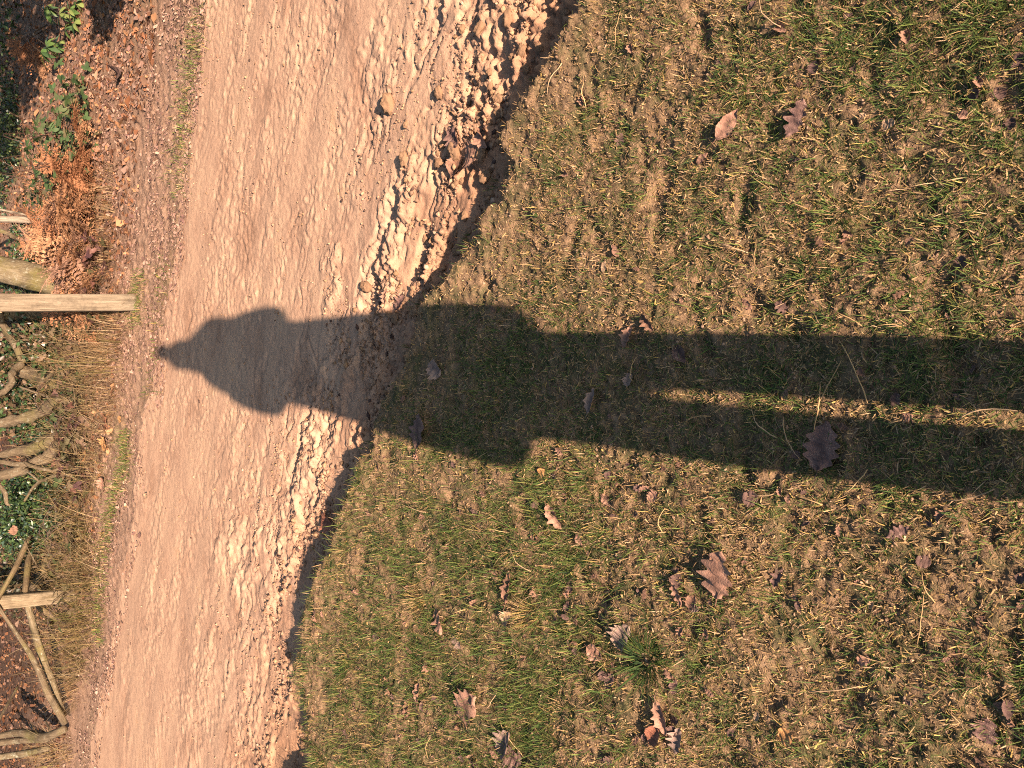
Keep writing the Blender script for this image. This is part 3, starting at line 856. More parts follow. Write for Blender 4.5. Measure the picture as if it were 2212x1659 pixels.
# ------------------------------------------------------------------ tufts
def tuft(name, px, py, n, ln, spread, cols, label, cat='grass tuft', group=None, lean=(0, 0), width=.0028, rad=.03, p=None, droop=.9, rise=(.05, .8)):
    c = hit(px, py) if p is None else np.asarray(p)
    r = np.sqrt(rng.random(n)) * rad; a0 = rng.uniform(0, 2 * math.pi, n)
    xx, yy = c[0] + r * np.cos(a0), c[1] + r * np.sin(a0)
    P = np.stack([xx, yy, Hq(xx, yy) - .002], 1) - c
    az = a0 + rng.normal(0, .5, n)
    dv = np.stack([np.cos(az), np.sin(az)], 1) * rng.uniform(.1, 1, (n, 1)) * spread + np.array(lean)
    az = np.arctan2(dv[:, 1], dv[:, 0])
    le = np.clip(np.hypot(dv[:, 0], dv[:, 1]) * rng.uniform(rise[0], rise[1], n) + rise[0], 0, 1.45)
    L = ln * rng.uniform(.45, 1.1, n)
    # longer blades: seven points
    col = pick(np.asarray(cols), n)
    V, T, C = [], [], []
    side = np.stack([-np.sin(az), np.cos(az), np.zeros(n)], 1); dr = np.stack([np.cos(az), np.sin(az), np.zeros(n)], 1)
    pos = P.copy(); ang = le.copy(); K = 4
    bd = rng.uniform(.1, droop, n)
    W = width * rng.uniform(.6, 1.2, n)
    rows = []
    for k in range(K):
        w = (W * (1 - .22 * k) * .5)[:, None] * side
        rows += [pos - w, pos + w]
        pos = pos + (dr * np.sin(ang)[:, None] + np.array([0, 0, 1.]) * np.cos(ang)[:, None]) * (L / K)[:, None]
        ang = np.minimum(ang + bd / K * (k + .6), 2.2)
    rows.append(pos)
    V = np.stack(rows, 1).reshape(-1, 3); m = 2 * K + 1
    b = np.arange(n)[:, None] * m
    Q = np.vstack([b + np.array([[2 * k, 2 * k + 1, 2 * k + 3, 2 * k + 2]]) for k in range(K - 1)])
    T = b + np.array([[2 * K - 2, 2 * K - 1, 2 * K]])
    C = np.repeat(col, m, 0)
    o = obj(name, make_mesh(name, V, [T, Q], C), M['grass'], loc=c)
    return tag(o, label, cat, group)

tuft('grass_tuft', 1398, 1430, 190, .10, 1.9, GREEN[[0, 1, 1, 3, 2]] * .9, 'bright green spreading grass tuft in the tan turf', width=.0032, rad=.03, rise=(.3, 1.2), droop=1.3)
for px, py, n, ln, lab in ((2118, 52, 110, .045, 'small fresh green grass tuft near the large bare patch of turf'), (1806, 462, 120, .04, 'low green grass tuft among tan thatch'),
                           (1745, 600, 90, .04, 'dark green low grass tuft beside the right leg shadow'), (742, 1440, 130, .06, 'green grass tuft growing close to the track edge'),
                           (735, 1500, 90, .055, 'green grass tuft with dead leaves by the track edge'), (1270, 1042, 110, .045, 'fresh green tuft right under the coat shadow'),
                           (1145, 1330, 150, .06, 'pale yellowish grass tuft in a hollow of the turf'), (1905, 560, 80, .035, 'small dull green tuft in the near tan turf'),
                           (1980, 120, 90, .04, 'thin green tuft among brown thatch'), (1560, 640, 70, .035, 'sparse green tuft beside the thigh shadow'),
                           (905, 1295, 150, .06, 'straw yellow tuft of bent grass by the propped leaf'), (690, 1640, 140, .06, 'grass tuft overhanging the track at the turf lip')):
    cc = STRAW[[0, 1, 5]] if ('yellow' in lab) else np.vstack([GREEN[:3] * 1.05, STRAW[1:2]])
    tuft('grass_tuft', px, py, n, ln, 1.6, cc * .85, lab, width=.0024, rad=.035, rise=(.2, 1.1))
# wisps along the cut edge
for k in range(26):
    py = R.uniform(20, 1650); pxe = float(np.interp(py, [p[1] for p in edge_px], [p[0] for p in edge_px])) + R.uniform(4, 26)
    c = hit(pxe, py)
    tuft('edge_wisp', pxe, py, 16, .04, .8, np.vstack([GREEN[:2], STRAW[:2]]), 'little wisp of grass on the cut lip of the turf', 'grass wisp', 'grass wisps on the turf lip', lean=(0, .5), width=.002, rad=.015)

# ------------------------------------------------------------------ clods on the track
def clod_mesh(seed):
    rs = np.random.default_rng(seed)
    n, m = 14, 20
    V = []
    for i in range(n):
        ph = -math.pi / 2 + math.pi * (i + .5) / n
        for j in range(m):
            th = 2 * math.pi * j / m
            d = np.array([math.cos(ph) * math.cos(th), math.cos(ph) * math.sin(th), math.sin(ph)])
            rr = .9 + .30 * float(noise(d[0] * 1.6 + seed, d[1] * 1.6 + d[2] * 1.3, seed)) + .30 * abs(float(noise(d[0] * 4 + seed, d[1] * 4 - d[2] * 3, seed + 2))) + rs.normal(0, .06)
            V.append(d * rr * np.array([1.0, .75, .5]))
    V = np.array(V)
    Q = [(i * m + j, i * m + (j + 1) % m, (i + 1) * m + (j + 1) % m, (i + 1) * m + j) for i in range(n - 1) for j in range(m)]
    c = len(V); V = np.vstack([V, [0, 0, -.5], [0, 0, .5]])
    T = [(c, (j + 1) % m, j) for j in range(m)] + [(c + 1, (n - 1) * m + j, (n - 1) * m + (j + 1) % m) for j in range(m)]
    mb = MB(); mb.add(V, T, Q, np.array([.32, .195, .115]) * rs.uniform(.85, 1.08))
    return mb.mesh('clod')

clods = [clod_mesh(i) for i in range(8)]
big = [(840, 225, 26, 'largest pale clod with a deep dark hollow behind it on the track'), (875, 345, 17, 'rounded tan clod standing alone on the rutted track'), (950, 200, 15, 'crusted clod between two ruts of the track'),
       (1040, 60, 18, 'orange clod in the churned corner of the track'), (1100, 40, 20, 'broken orange clod against the turf bank'), (1130, 110, 16, 'crumbly orange clod under the turf bank'), (985, 330, 20, 'clod beside the grey brown leaf at the track edge')]
for i, (x, y, rp, lab) in enumerate(big):
    p = hit(x, y)
    o = obj('earth_clod', clods[i % 8], M['clod'], loc=p + np.array([0, 0, .006]), rot=(R.uniform(-.3, .3), R.uniform(-.3, .3), R.uniform(-.6, .2)), scale=rp / FPX * depth(p))
    tag(o, lab, 'clod', 'clods of earth on the track')
k = 0
while k < 90:
    px, py = R.uniform(520, 1230), R.uniform(0, 1659)
    p = hit(px, py); s = s_near(p[:1], p[1:2])[0]
    if s < .03 or s > .75 or R.random() > max(.03, 1 - s * 1.5) * (1 if py < 700 else .3): continue
    o = obj('earth_clod', clods[k % 8], M['clod'], loc=p + np.array([0, 0, .002]), rot=(R.uniform(-.4, .4), R.uniform(-.4, .4), R.uniform(0, 6.28)), scale=min(.026, .006 + R.gammavariate(2, .004)))
    tag(o, 'small crusted clod of sandy earth lying on the track', 'clod', 'small clods scattered on the track')
    k += 1

# ------------------------------------------------------------------ litter on the verge
PINK = np.array([[.34, .21, .155], [.27, .16, .12], [.40, .26, .185], [.18, .10, .08], [.31, .20, .15]])
ORANGE = np.array([[.32, .145, .068], [.25, .11, .055], [.38, .20, .10], [.16, .075, .042], [.31, .175, .11]])

def litter(name, label, p, L, cols, up=.35):
    n = len(p)
    az = rng.uniform(0, 2 * math.pi, n); tl = rng.normal(0, up, n); rl = rng.normal(0, up, n)
    a = np.stack([np.cos(az) * np.cos(tl), np.sin(az) * np.cos(tl), np.sin(tl)], 1) * (L * .5)[:, None]
    b = np.stack([-np.sin(az) * np.cos(rl), np.cos(az) * np.cos(rl), np.sin(rl)], 1) * (L * rng.uniform(.2, .38, n))[:, None]
    up_ = np.array([0, 0, 1.]) * (L * rng.uniform(-.02, .14, n))[:, None]
    c = np.stack([p[:, 0], p[:, 1], Hq(p[:, 0], p[:, 1]) + .002 + .25 * L * rng.random(n)], 1)
    V = np.stack([c - a, c - a * .1 + b + up_, c + a, c - a * .1 - b + up_, c - a * .5 + b * .8 + up_ * .7, c + a * .5 - b * .7 + up_ * .7], 1).reshape(-1, 3)
    k = np.arange(n)[:, None] * 6
    T = np.vstack([k + np.array([[0, 2, 4]]), k + np.array([[4, 2, 1]]), k + np.array([[0, 3, 5]]), k + np.array([[0, 5, 2]])])
    tag(obj(name, make_mesh(name, V, T, np.repeat(cols, 6, 0)), M['litter']), label, 'leaf litter', None, 'stuff')

def verge_points(n, f0, f1, ymax=11.5, patch=0):
    out = []; tot = 0
    while tot < n:
        y = rng.uniform(3.2, ymax, 60000); x = rng.uniform(-5.8, 5.8, 60000)
        f = s_far(x, y)
        k = (f > f0) & (f < f1) & (np.abs(x) < .45 * y + .9) & (rng.random(len(x)) < np.clip((5.2 / y) ** 1.6, .1, 1))
        if patch: k &= rng.random(len(x)) < np.clip(.5 + 1.3 * fbm(x / .5, y / .3, 130, 2), .06, 1)
        out.append(np.stack([x[k], y[k]], 1)); tot += k.sum()
    return np.vstack(out)[:n]

p = verge_points(36000, -.14, 2.4, 7.5, 1)
litter('fine_leaf_litter', 'pinkish brown crumbled leaf litter along the far edge of the track', p, rng.gamma(4, .0030, len(p)) + .004, pick(PINK, len(p)), .3)
p = verge_points(30000, .62, 9.)
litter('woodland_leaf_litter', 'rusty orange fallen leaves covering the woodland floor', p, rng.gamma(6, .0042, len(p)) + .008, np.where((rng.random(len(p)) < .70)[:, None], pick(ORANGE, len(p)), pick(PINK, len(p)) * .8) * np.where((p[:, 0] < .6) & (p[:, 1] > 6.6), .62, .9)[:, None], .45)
# moss and short grass on the verge
def strip_points(pts, wpx, n):
    i = rng.integers(0, len(pts) - 1, n); t = rng.random(n)
    P = np.array(pts, float)
    q = P[i] * (1 - t)[:, None] + P[i + 1] * t[:, None]
    q[:, 0] += rng.normal(0, wpx, n); q[:, 1] += rng.normal(0, wpx, n)
    v = np.array([plane_hit(a, b, -.07)[:2] for a, b in q])
    return v
ps = [strip_points([(265, 930), (265, 1000), (245, 1060), (228, 1130), (215, 1210), (208, 1300), (205, 1390)], 8, 2700), strip_points([(300, 590), (290, 650), (288, 700)], 9, 600),
      strip_points([(425, 10), (412, 100), (398, 170), (388, 260), (380, 330), (372, 420)], 13, 1000), strip_points([(345, 560), (330, 700), (310, 860)], 9, 260)]
p = np.vstack(ps); n = len(p)
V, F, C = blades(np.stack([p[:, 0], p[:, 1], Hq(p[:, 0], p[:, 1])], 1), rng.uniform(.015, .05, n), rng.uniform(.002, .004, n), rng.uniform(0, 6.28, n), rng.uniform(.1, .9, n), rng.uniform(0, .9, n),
                 np.where((rng.random(n) < .62)[:, None], pick(GREEN[[0, 2]] * 1.05, n), pick(STRAW, n)))
tag(obj('verge_grass', make_mesh('verge_grass', V, F, C), M['grass']), 'thin strips of short green grass along the verge', 'grass', None, 'stuff')

# ------------------------------------------------------------------ fence
def post(name, base_px, top_px, w, height, label, lean_y=0., notch=False, mat='post'):
    p0 = hit(*base_px); p0[2] -= .12
    q = at(top_px[0], top_px[1], p0[1] + lean_y)
    ax = (q - p0) / np.linalg.norm(q - p0)
    mb = MB(); rs = np.random.default_rng(int(base_px[0]))
    zs = np.linspace(0, height + .12, 16)
    c = .10
    V = []
    for i, z in enumerate(zs):
        ww = w * .5 * (1 + rs.normal(0, .006))
        left = ww * (1.22 if notch and z > .32 else 1.0)
        for sx, sy, a in ((1, 1, 0), (1, 1, 1), (-1, 1, 0), (-1, 1, 1), (-1, -1, 0), (-1, -1, 1), (1, -1, 0), (1, -1, 1)):
            k = 1 - c
            fx, fy = ((1, k), (k, 1), (k, 1), (1, k), (1, k), (k, 1), (k, 1), (1, k))[[(1, 1, 0), (1, 1, 1), (-1, 1, 0), (-1, 1, 1), (-1, -1, 0), (-1, -1, 1), (1, -1, 0), (1, -1, 1)].index((sx, sy, a))]
            V.append((sx * fx * (left if sx < 0 else ww), sy * fy * ww, z + (0.02 * sy if i == 15 else 0)))
    V = np.array(V); n = 8; m = 16
    Q = [(i * n + j, i * n + (j + 1) % n, (i + 1) * n + (j + 1) % n, (i + 1) * n + j) for i in range(m - 1) for j in range(n)]
    V = np.vstack([V, [0, 0, zs[-1]], [0, 0, 0]])
    T = [(m * n, (m - 1) * n + j, (m - 1) * n + (j + 1) % n) for j in range(n)] + [(m * n + 1, (j + 1) % n, j) for j in range(n)]
    mb.add(V, T, Q)
    o = obj(name, mb.mesh(name), M[mat], loc=p0)
    o.rotation_euler = Vector(ax).to_track_quat('Z', 'Y').to_euler()
    o.rotation_euler.z = R.uniform(-.08, .08) + .35
    o.rotation_euler = (Vector(ax).to_track_quat('Z', 'Y').to_matrix() @ Matrix.Rotation(0, 3, 'Z')).to_euler()
    return tag(o, label, 'fence post', 'weathered fence posts'), p0, ax

p1, b1, ax1 = post('fence_post', (287, 651), (0, 654), .094, 1.15, 'sound pale square fence post standing in front of the lichened trunk')
k = MB(); tube(k, [(0, 0, 0), (0, -.006, 0)], [.013, .011], 12, (.35, .24, .15))
kp = at(2, 655, b1[1] - .05)
ko = obj('knot', k.mesh('knot'), M['leaf'], p1, loc=(.0, -.0475, float(np.dot(kp - b1, ax1))))
p2, b2, ax2 = post('fence_post', (160, 1287), (0, 1299), .088, 1.05, 'broken splintery fence post with rails slotted through it', 0, True)
p2.data.materials.clear(); p2.data.materials.append(mat_wood('splintered_post', [(.085, .06, .033), (.19, .145, .09), (.27, .215, .14)]))

def log(name, pts, rpx, mat, label, cat, n=9, rugged=.16, flat=1., group=None, k=4):
    """pts: (px, py, distance); rpx: radii in picture pixels"""
    P = np.array([at(x, y, Y) for x, y, Y in pts])
    rr = [r / FPX * depth(P[min(int(i * (len(P) - 1) / max(len(rpx) - 1, 1) + .5), len(P) - 1)]) for i, r in enumerate(rpx)]
    P = smooth_path(P, k)
    o0 = P[0].copy(); d = P[-1] - P[0]
    q = Vector(d).to_track_quat('X', 'Z'); inv = np.array(q.to_matrix()).T
    mb = MB(); tube(mb, (P - o0) @ inv.T, rr, n, (1, 1, 1), rugged, flat, int(abs(pts[0][0] * 7 + pts[0][1])) % 97)
    o = obj(name, mb.mesh(name, True), M[mat], loc=o0); o.rotation_mode = 'QUATERNION'; o.rotation_quaternion = q
    return tag(o, label, cat, group)

G = lambda px, py: float(hit(px, py)[1])
yp2 = b2[1]
log('fence_rail', [(64, 1160, yp2 + .20), (30, 1232, yp2 + .05), (-14, 1310, yp2 - .10)], [10, 10, 9], 'split', 'snapped diagonal fence rail leaning on the broken post', 'fence rail', 7, .22, .6)
log('fence_rail', [(68, 1168, yp2 + .5), (60, 1225, yp2 + .2), (52, 1292, yp2 + .0)], [10, 11, 10], 'split', 'mossy yellow split rail slotted into the broken post', 'fence rail', 7, .2, .6)
log('fence_rail', [(58, 1300, yp2 - .02), (76, 1366, yp2 + .03), (97, 1433, yp2 + .06), (116, 1480, yp2 + .06), (137, 1545, yp2 + .08)], [10, 10.5, 11, 10.5, 10], 'trunk', 'thick lichen spotted rail sloping from broken post down to the verge', 'fence rail', 8, .14, .7)
log('fallen_pole', [(-6, 1308, yp2 - .08), (54, 1395, yp2 - .04), (85, 1451, yp2 - .02), (105, 1500, yp2 + .0), (140, 1562, yp2 + .02)], [4, 5, 6.5, 7.5, 7], 'bark', 'thin bare pole crossing beside the lichen spotted rail', 'pole')
log('fallen_branch', [(140, 1140, 7.0), (114, 1184, 7.15), (93, 1234, 7.2), (68, 1272, 7.3)], [8, 8.5, 8, 7], 'bark', 'grey brown log slanting behind the snapped rail', 'log')
log('fallen_branch', [(80, 1191, 7.5), (126, 1184, 7.2)], [3, 2.6], 'split', 'short yellowish stick poking across the slanting log', 'stick')
log('fallen_branch', [(-8, 1202, 7.6), (40, 1195, 7.5)], [2.6, 2.2], 'split', 'thin yellow stick behind the snapped rail', 'stick')
log('mossy_stub', [(74, 1302, 7.0), (100, 1322, 6.95), (132, 1342, 6.9)], [6, 6.5, 5], 'split', 'yellow mossy stub leaning on the foot of the broken post', 'stub')
log('fallen_branch', [(78, 1505, 7.9), (112, 1582, 7.3)], [3, 4], 'bark', 'dark stick lying in the hollow behind the thin pole', 'stick')
log('root_branch', [(-12, 1592, 7.4), (45, 1582, 7.2), (94, 1592, 6.95), (140, 1574, 6.75)], [6, 8, 10, 8], 'bark', 'smooth bent root rising beside rusty leaf bank', 'root')
log('root_branch', [(-10, 1606, 7.4), (56, 1598, 7.2), (100, 1598, 6.95)], [7, 7, 6], 'bark', 'second smooth root hugging the bent one', 'root')
log('rotten_log', [(-12, 1636, 7.6), (50, 1627, 7.4), (104, 1616, 7.1)], [7, 8, 5], 'trunk', 'pale rotten log half sunk in straw grass', 'log')
log('fallen_branch', [(-6, 1560, 8.2), (40, 1480, 8.5)], [3, 2.5], 'bark', 'thin stick lying on the rusty leaf bank', 'stick')
# leaning trunks and saplings
log('tree_trunk', [(215, 652, 6.35), (150, 622, 6.45), (74, 598, 6.55), (0, 581, 6.7), (-160, 545, 7.0), (-420, 500, 7.4)], [34, 31, 29, 28, 26, 22], 'trunk', 'stout lichen crusted trunk leaning behind the sound fence post', 'tree trunk', 16, .10, 1., None, 8)
log('tree_trunk', [(120, 676, 6.9), (70, 676, 7.0), (0, 676, 7.1), (-200, 690, 7.2)], [19, 18, 17, 15], 'trunk', 'lichened trunk base half hidden by the sound fence post', 'tree trunk', 12, .12)
log('birch_stem', [(150, 476, 7.2), (80, 475, 7.3), (0, 472, 7.4), (-200, 462, 7.7)], [8, 7.5, 7, 6], 'birch', 'slim pale birch stem rising out of the rusty bracken', 'birch stem', 10, .06)
log('birch_stem', [(110, 474, 7.3), (78, 468, 7.35), (30, 458, 7.4), (-60, 440, 7.6)], [2.6, 2.5, 2.3, 2], 'birch', 'thin pale twig stem beside the birch stem', 'birch stem', 7, .05)
log('sapling_stem', [(110, 535, 7.0), (85, 529, 7.0), (38, 515, 7.1), (0, 498, 7.2), (-120, 470, 7.4)], [5.5, 5.2, 5, 4.6, 4], 'bark', 'curved grey sapling between birch and lichened trunk', 'sapling', 9, .08)
# tangle of dead wood behind the fence
wood = [
    ([(-4, 660, 7.0), (2, 687, 7.0), (7, 706, 7.0), (13, 718, 7.0), (31, 745, 6.95), (50, 782, 6.9)], [6, 6.5, 6.5, 6.5, 6.5, 6], 'grey branch dropping from the trunk base into brambles'),
    ([(38, 802, 6.95), (73, 810, 6.85), (104, 820, 6.7), (131, 824, 6.6), (176, 829, 6.45)], [9, 13, 13, 11, 9], 'thick dead log lying among olive bramble leaves'),
    ([(46, 786, 6.9), (33, 800, 6.85), (27, 812, 6.8), (26, 827, 6.8), (12, 843, 6.85), (-10, 852, 6.9)], [7, 6.5, 6, 6, 6, 5], 'hooked stub branch forking off the thick dead log'),
    ([(178, 861, 6.4), (122, 869, 6.55), (98, 884, 6.6), (69, 897, 6.7), (37, 907, 6.8), (-10, 914, 6.9)], [8, 12, 11, 10, 9.5, 8], 'long spotted log below the hooked stub branch'),
    ([(40, 836, 6.8), (66, 843, 6.7), (96, 854, 6.6), (116, 869, 6.5), (130, 879, 6.45), (146, 879, 6.4)], [1.5, 2, 2.5, 2.3, 2, 1.5], 'wiry curved stick arching over the long spotted log'),
    ([(172, 965, 6.4), (150, 950, 6.5), (132, 942, 6.6), (110, 951, 6.7), (69, 966, 6.8), (25, 977, 6.9), (-10, 985, 7.0)], [7, 7, 9, 14, 12, 8, 6], 'broad twisted dead log with grooved bark'),
    ([(124, 960, 6.65), (104, 984, 6.6), (83, 995, 6.6), (57, 1002, 6.65)], [8, 11, 10, 5], 'short split stump piece with pale fungus patch'),
    ([(60, 1013, 6.7), (37, 1018, 6.75), (-10, 1031, 6.85)], [8, 9, 9], 'thick pale forked branch end'),
    ([(60, 1006, 6.7), (25, 1000, 6.8), (-10, 992, 6.9)], [5, 5, 4], 'thinner fork beside the thick pale branch end'),
    ([(158, 1023, 6.35), (127, 1026, 6.45), (102, 1033, 6.5), (86, 1040, 6.5), (69, 1056, 6.5), (52, 1080, 6.55)], [3, 3.2, 3, 3, 2.6, 2], 'crooked bare stick bending towards the dark evergreen'),
    ([(140, 1011, 6.45), (115, 1017, 6.5), (98, 1013, 6.5), (74, 1007, 6.55), (56, 1000, 6.6)], [2, 2.8, 3, 3.4, 3.4], 'wavy stick above the crooked bare stick'),
    ([(-6, 1046, 6.7), (10, 1064, 6.65), (13, 1085, 6.65), (22, 1092, 6.65)], [4, 4, 3, 2], 'small pale elbow branch in front of the evergreen'),
    ([(86, 1040, 6.5), (66, 1024, 6.55), (48, 1014, 6.6)], [2, 1.8, 1.5], 'short side twig of the crooked stick'),
]
for pts, rp, lab in wood:
    log('dead_branch', [(x + R.uniform(-2, 2), y + R.uniform(-2.5, 2.5), Y) for x, y, Y in pts], [r * 1.15 for r in rp], 'bark', lab, 'branch', 12, .42, 1., 'dead wood tangled behind the fence', 7)
for i in range(60):
    px, py = R.uniform(0, 170), R.choice([R.uniform(690, 1080), R.uniform(1090, 1260)])
    Y = G(min(px + 40, 200), py) * R.uniform(.95, 1.02); a = R.uniform(0, 6.28); l = R.uniform(20, 65)
    log('bare_twig', [(px, py, Y), (px - .5 * l * math.cos(a) + R.uniform(-8, 8), py + .5 * l * math.sin(a), Y + R.uniform(-.1, .1)), (px - l * math.cos(a), py + l * math.sin(a), Y + R.uniform(-.2, .2))],
        [1.3, 1.0, .6], 'bark', 'thin bare twig in the tangle of dead wood behind the fence', 'twig', 5, .05, 1., 'bare twigs in the dead wood tangle', 3)

def stem_tangle(name, label, boxes, cols, w=.0026):
    V, Q, C, b = [], [], [], 0
    for (x0, x1, y0, y1, n, ln) in boxes:
        for _ in range(n):
            px, py = R.uniform(x0, x1), R.uniform(y0, y1)
            g = hit(min(max(px + 45, 90), 225), py); a = R.uniform(0, 6.28); e = R.uniform(.15, 1.35); l = ln * R.uniform(.4, 1.2); sag = R.uniform(.0, 1.2)
            g = g + np.array([0, R.uniform(-.1, .35), 0]); g[2] = Hp(g[0], g[1])
            col = pick(cols, 1)[0]; k = 5
            sd = np.array([-math.sin(a), math.cos(a), 0]); u = np.array([0, 0, 1.])
            pos = g.copy(); ang = e
            for i in range(k):
                ww = w * (1 - .15 * i) * .5
                V += [pos - sd * ww - u * ww * .6, pos + sd * ww + u * ww * .6]; C += [col, col]
                pos = pos + (np.array([math.cos(a), math.sin(a), 0]) * math.cos(ang) + u * math.sin(ang)) * l / (k - 1)
                ang -= sag / (k - 1); a += R.uniform(-.15, .15)
                if i < k - 1: Q.append((b + 2 * i, b + 2 * i + 1, b + 2 * i + 3, b + 2 * i + 2))
            b += 2 * k
    tag(obj(name, make_mesh(name, np.array(V), np.array(Q), np.array(C)), M['grass']), label, 'dry stems', None, 'stuff')
TANGLE = np.array([[.27, .19, .085], [.32, .225, .115], [.20, .145, .06], [.14, .095, .05], [.34, .26, .15]])
stem_tangle('dry_stem_tangle', 'yellow olive tangle of dry stems filling the gaps behind the fence', [(40, 185, 685, 900, 1300, .40), (40, 185, 900, 1080, 900, .36), (70, 185, 1080, 1290, 900, .36), (60, 170, 1300, 1480, 320, .36), (30, 120, 1600, 1659, 120, .35)], TANGLE)

# ------------------------------------------------------------------ tall straw on the verge
SG = np.array([[.34, .23, .12], [.27, .175, .085], [.38, .28, .165], [.17, .105, .05]])
YG = np.array([[.18, .145, .05], [.24, .17, .07], [.10, .105, .03], [.29, .21, .10], [.12, .075, .04]])
straw = [(240, 400, 160, .22, SG, 'pale straw tuft at the edge of the green brambles'), (236, 478, 200, .24, SG, 'straw tuft below the rusty bracken'), (232, 560, 220, .25, SG, 'flattened straw tuft below the purple bramble leaves'),
         (262, 700, 220, .30, SG, 'bleached straw tuft at the foot of the sound fence post'), (240, 745, 420, .62, np.vstack([SG, YG[:1]]), 'tall golden grass tussock fanning up beside the sound fence post'),
         (250, 800, 320, .30, SG, 'thick combed straw tussock next to the golden one'), (240, 860, 200, .26, SG, 'small straw tuft under the spotted log'), (232, 930, 160, .2, SG, 'short straw tuft by the strip of green grass'),
         (215, 1010, 150, .2, YG, 'yellowish tuft among purple bramble leaves'), (190, 1160, 220, .32, YG, 'olive straw tuft in front of the slanting log'), (190, 1230, 220, .36, YG, 'wiry yellow tuft below the mossy rail'),
         (190, 1310, 340, .48, YG, 'dense arching rush tussock at the broken post'), (178, 1375, 320, .50, YG, 'arching rush tussock beyond the broken post'), (168, 1430, 240, .42, np.vstack([SG[:2], YG]), 'drooping straw tussock under the lichen spotted rail'),
         (160, 1490, 200, .32, SG, 'pale straw tuft by the thin bare pole'), (120, 1640, 260, .40, np.vstack([SG[:2], YG]), 'straw tussock around the rotten log'), (150, 1610, 120, .2, SG, 'thin straw tuft under the bent root')]
for px, py, n, ln, cc, lab in straw:
    tuft('straw_tussock', px, py, int(n * .55), ln * .9, 1.5, cc, lab, 'grass tussock', None, lean=(R.uniform(-.3, .3), R.uniform(-.5, .1)), width=.0036, rad=.13 if n < 250 else .2, droop=1.8, rise=(.15, 1.15))

# ------------------------------------------------------------------ bracken
def frond_mesh(seed):
    rs = np.random.default_rng(seed); mb = MB()
    base = ORANGE[[0, 2, 4]][seed % 3] * np.array([.95, .98, 1.05])
    t = np.linspace(0, 1, 12)
    rach = np.stack([t, .05 * np.sin(t * 3 + seed), .35 * t - .45 * t ** 2], 1)
    tube(mb, rach, [.008, .006, .003], 5, base * 1.15)
    V, T, C = [], [], []
    for i in range(3, 30):
        tt = i / 31
        c = np.array([np.interp(tt, t, rach[:, k]) for k in range(3)])
        ln = .42 * math.sin(math.pi * min(1, (tt * .75 + .28))) ** 1.2 * rs.uniform(.7, 1.15)
        for sd in (-1, 1):
            a = rs.uniform(.7, 1.25)
            d = np.array([math.cos(a), sd * math.sin(a), rs.uniform(-.55, .25)])
            curl = rs.uniform(-.6, .3)
            m = 7
            for j in range(m):
                u = (j + .5) / m
                b0 = c + d * ln * u + np.array([0, 0, curl * ln * u * u])
                w = ln * .20 * (1 - u * .75)
                for s2 in (-1, 1):
                    e = np.array([-d[1] * s2, d[0] * s2, rs.uniform(-.5, .5)])
                    q = np.array([b0 - d * ln * .055, b0 + d * ln * .065, b0 + e * w + d * ln * .05])
                    k = len(V) * 1
                    V.extend(q); T.append((k, k + 1, k + 2)); C.extend([base * rs.uniform(.65, 1.2)] * 3)
    mb.add(np.array(V), np.array(T), (), np.array(C))
    return mb.mesh('frond')
fronds = [frond_mesh(i) for i in range(5)]
brk = [(212, 330, 5, .22, 'low rusty bracken growing through the green brambles'), (212, 420, 10, .28, 'rusty bracken clump beside the straw tuft'), (200, 470, 14, .34, 'broad rusty bracken clump hiding the foot of the birch stem'),
       (208, 530, 14, .34, 'dense orange bracken heap below the curved sapling'), (207, 590, 13, .30, 'orange bracken leaning on the lichened trunk'), (150, 430, 8, .26, 'bracken dying back beside the leaf covered path'), (150, 560, 8, .28, 'far bracken clump between birch and lichened trunk'),
       (100, 145, 4, .26, 'single curled bracken frond standing under the dark evergreen'), (235, 700, 6, .22, 'small bracken remnant at the sound post')]
for px, py, n, sz, lab in brk:
    c = hit(px, py)
    root = obj('bracken_fern', None, loc=c); tag(root, lab, 'bracken', 'dead bracken ferns')
    for i in range(n):
        r = R.uniform(.0, .24); a = R.uniform(0, 6.28)
        obj('frond', fronds[R.randrange(5)], M['bracken'], root, loc=(r * math.cos(a), r * math.sin(a), R.uniform(.0, .14)), rot=(R.uniform(-.5, .5), R.uniform(-1.0, .0), R.uniform(0, 6.28)), scale=sz * R.uniform(.8, 1.35))

# ------------------------------------------------------------------ brambles
def trifoliate(seed, col):
    rs = np.random.default_rng(seed); mb = MB()
    for a, s in ((0, 1.0), (1.25, .85), (-1.25, .85)):
        t = np.linspace(0, 1, 6); w = .30 * np.sin(math.pi * t ** .85) ** .8
        V = []
        for i in range(6):
            for o in (-1, 0, 1):
                V.append((t[i], o * w[i], .18 * abs(o) * w[i] - .15 * t[i] ** 2 + rs.normal(0, .012)))
        V = np.array(V) * s
        ca, sa = math.cos(a), math.sin(a)
        V = np.stack([V[:, 0] * ca - V[:, 1] * sa + .3, V[:, 0] * sa + V[:, 1] * ca, V[:, 2]], 1)
        Q = [(i * 3 + j, i * 3 + j + 1, i * 3 + j + 4, i * 3 + j + 3) for i in range(5) for j in range(2)]
        mb.add(V, (), Q, np.asarray(col) * rs.uniform(.85, 1.15))
    tube(mb, [(0, 0, 0), (.3, 0, 0)], .015, 4, np.asarray(col) * .8)
    return mb.mesh('bramble_leaf', True)
BRC = {'green': [(.04, .07, .024), (.055, .09, .032), (.08, .10, .042), (.12, .10, .05)], 'olive': [(.10, .085, .042), (.13, .095, .055), (.075, .07, .03), (.05, .07, .025), (.15, .095, .055)],
       'purple': [(.075, .036, .036), (.10, .052, .046), (.13, .08, .052), (.075, .07, .03), (.12, .055, .04)]}
BRM = {k: [trifoliate(i + 10 * len(k), c) for i, c in enumerate(v)] for k, v in BRC.items()}
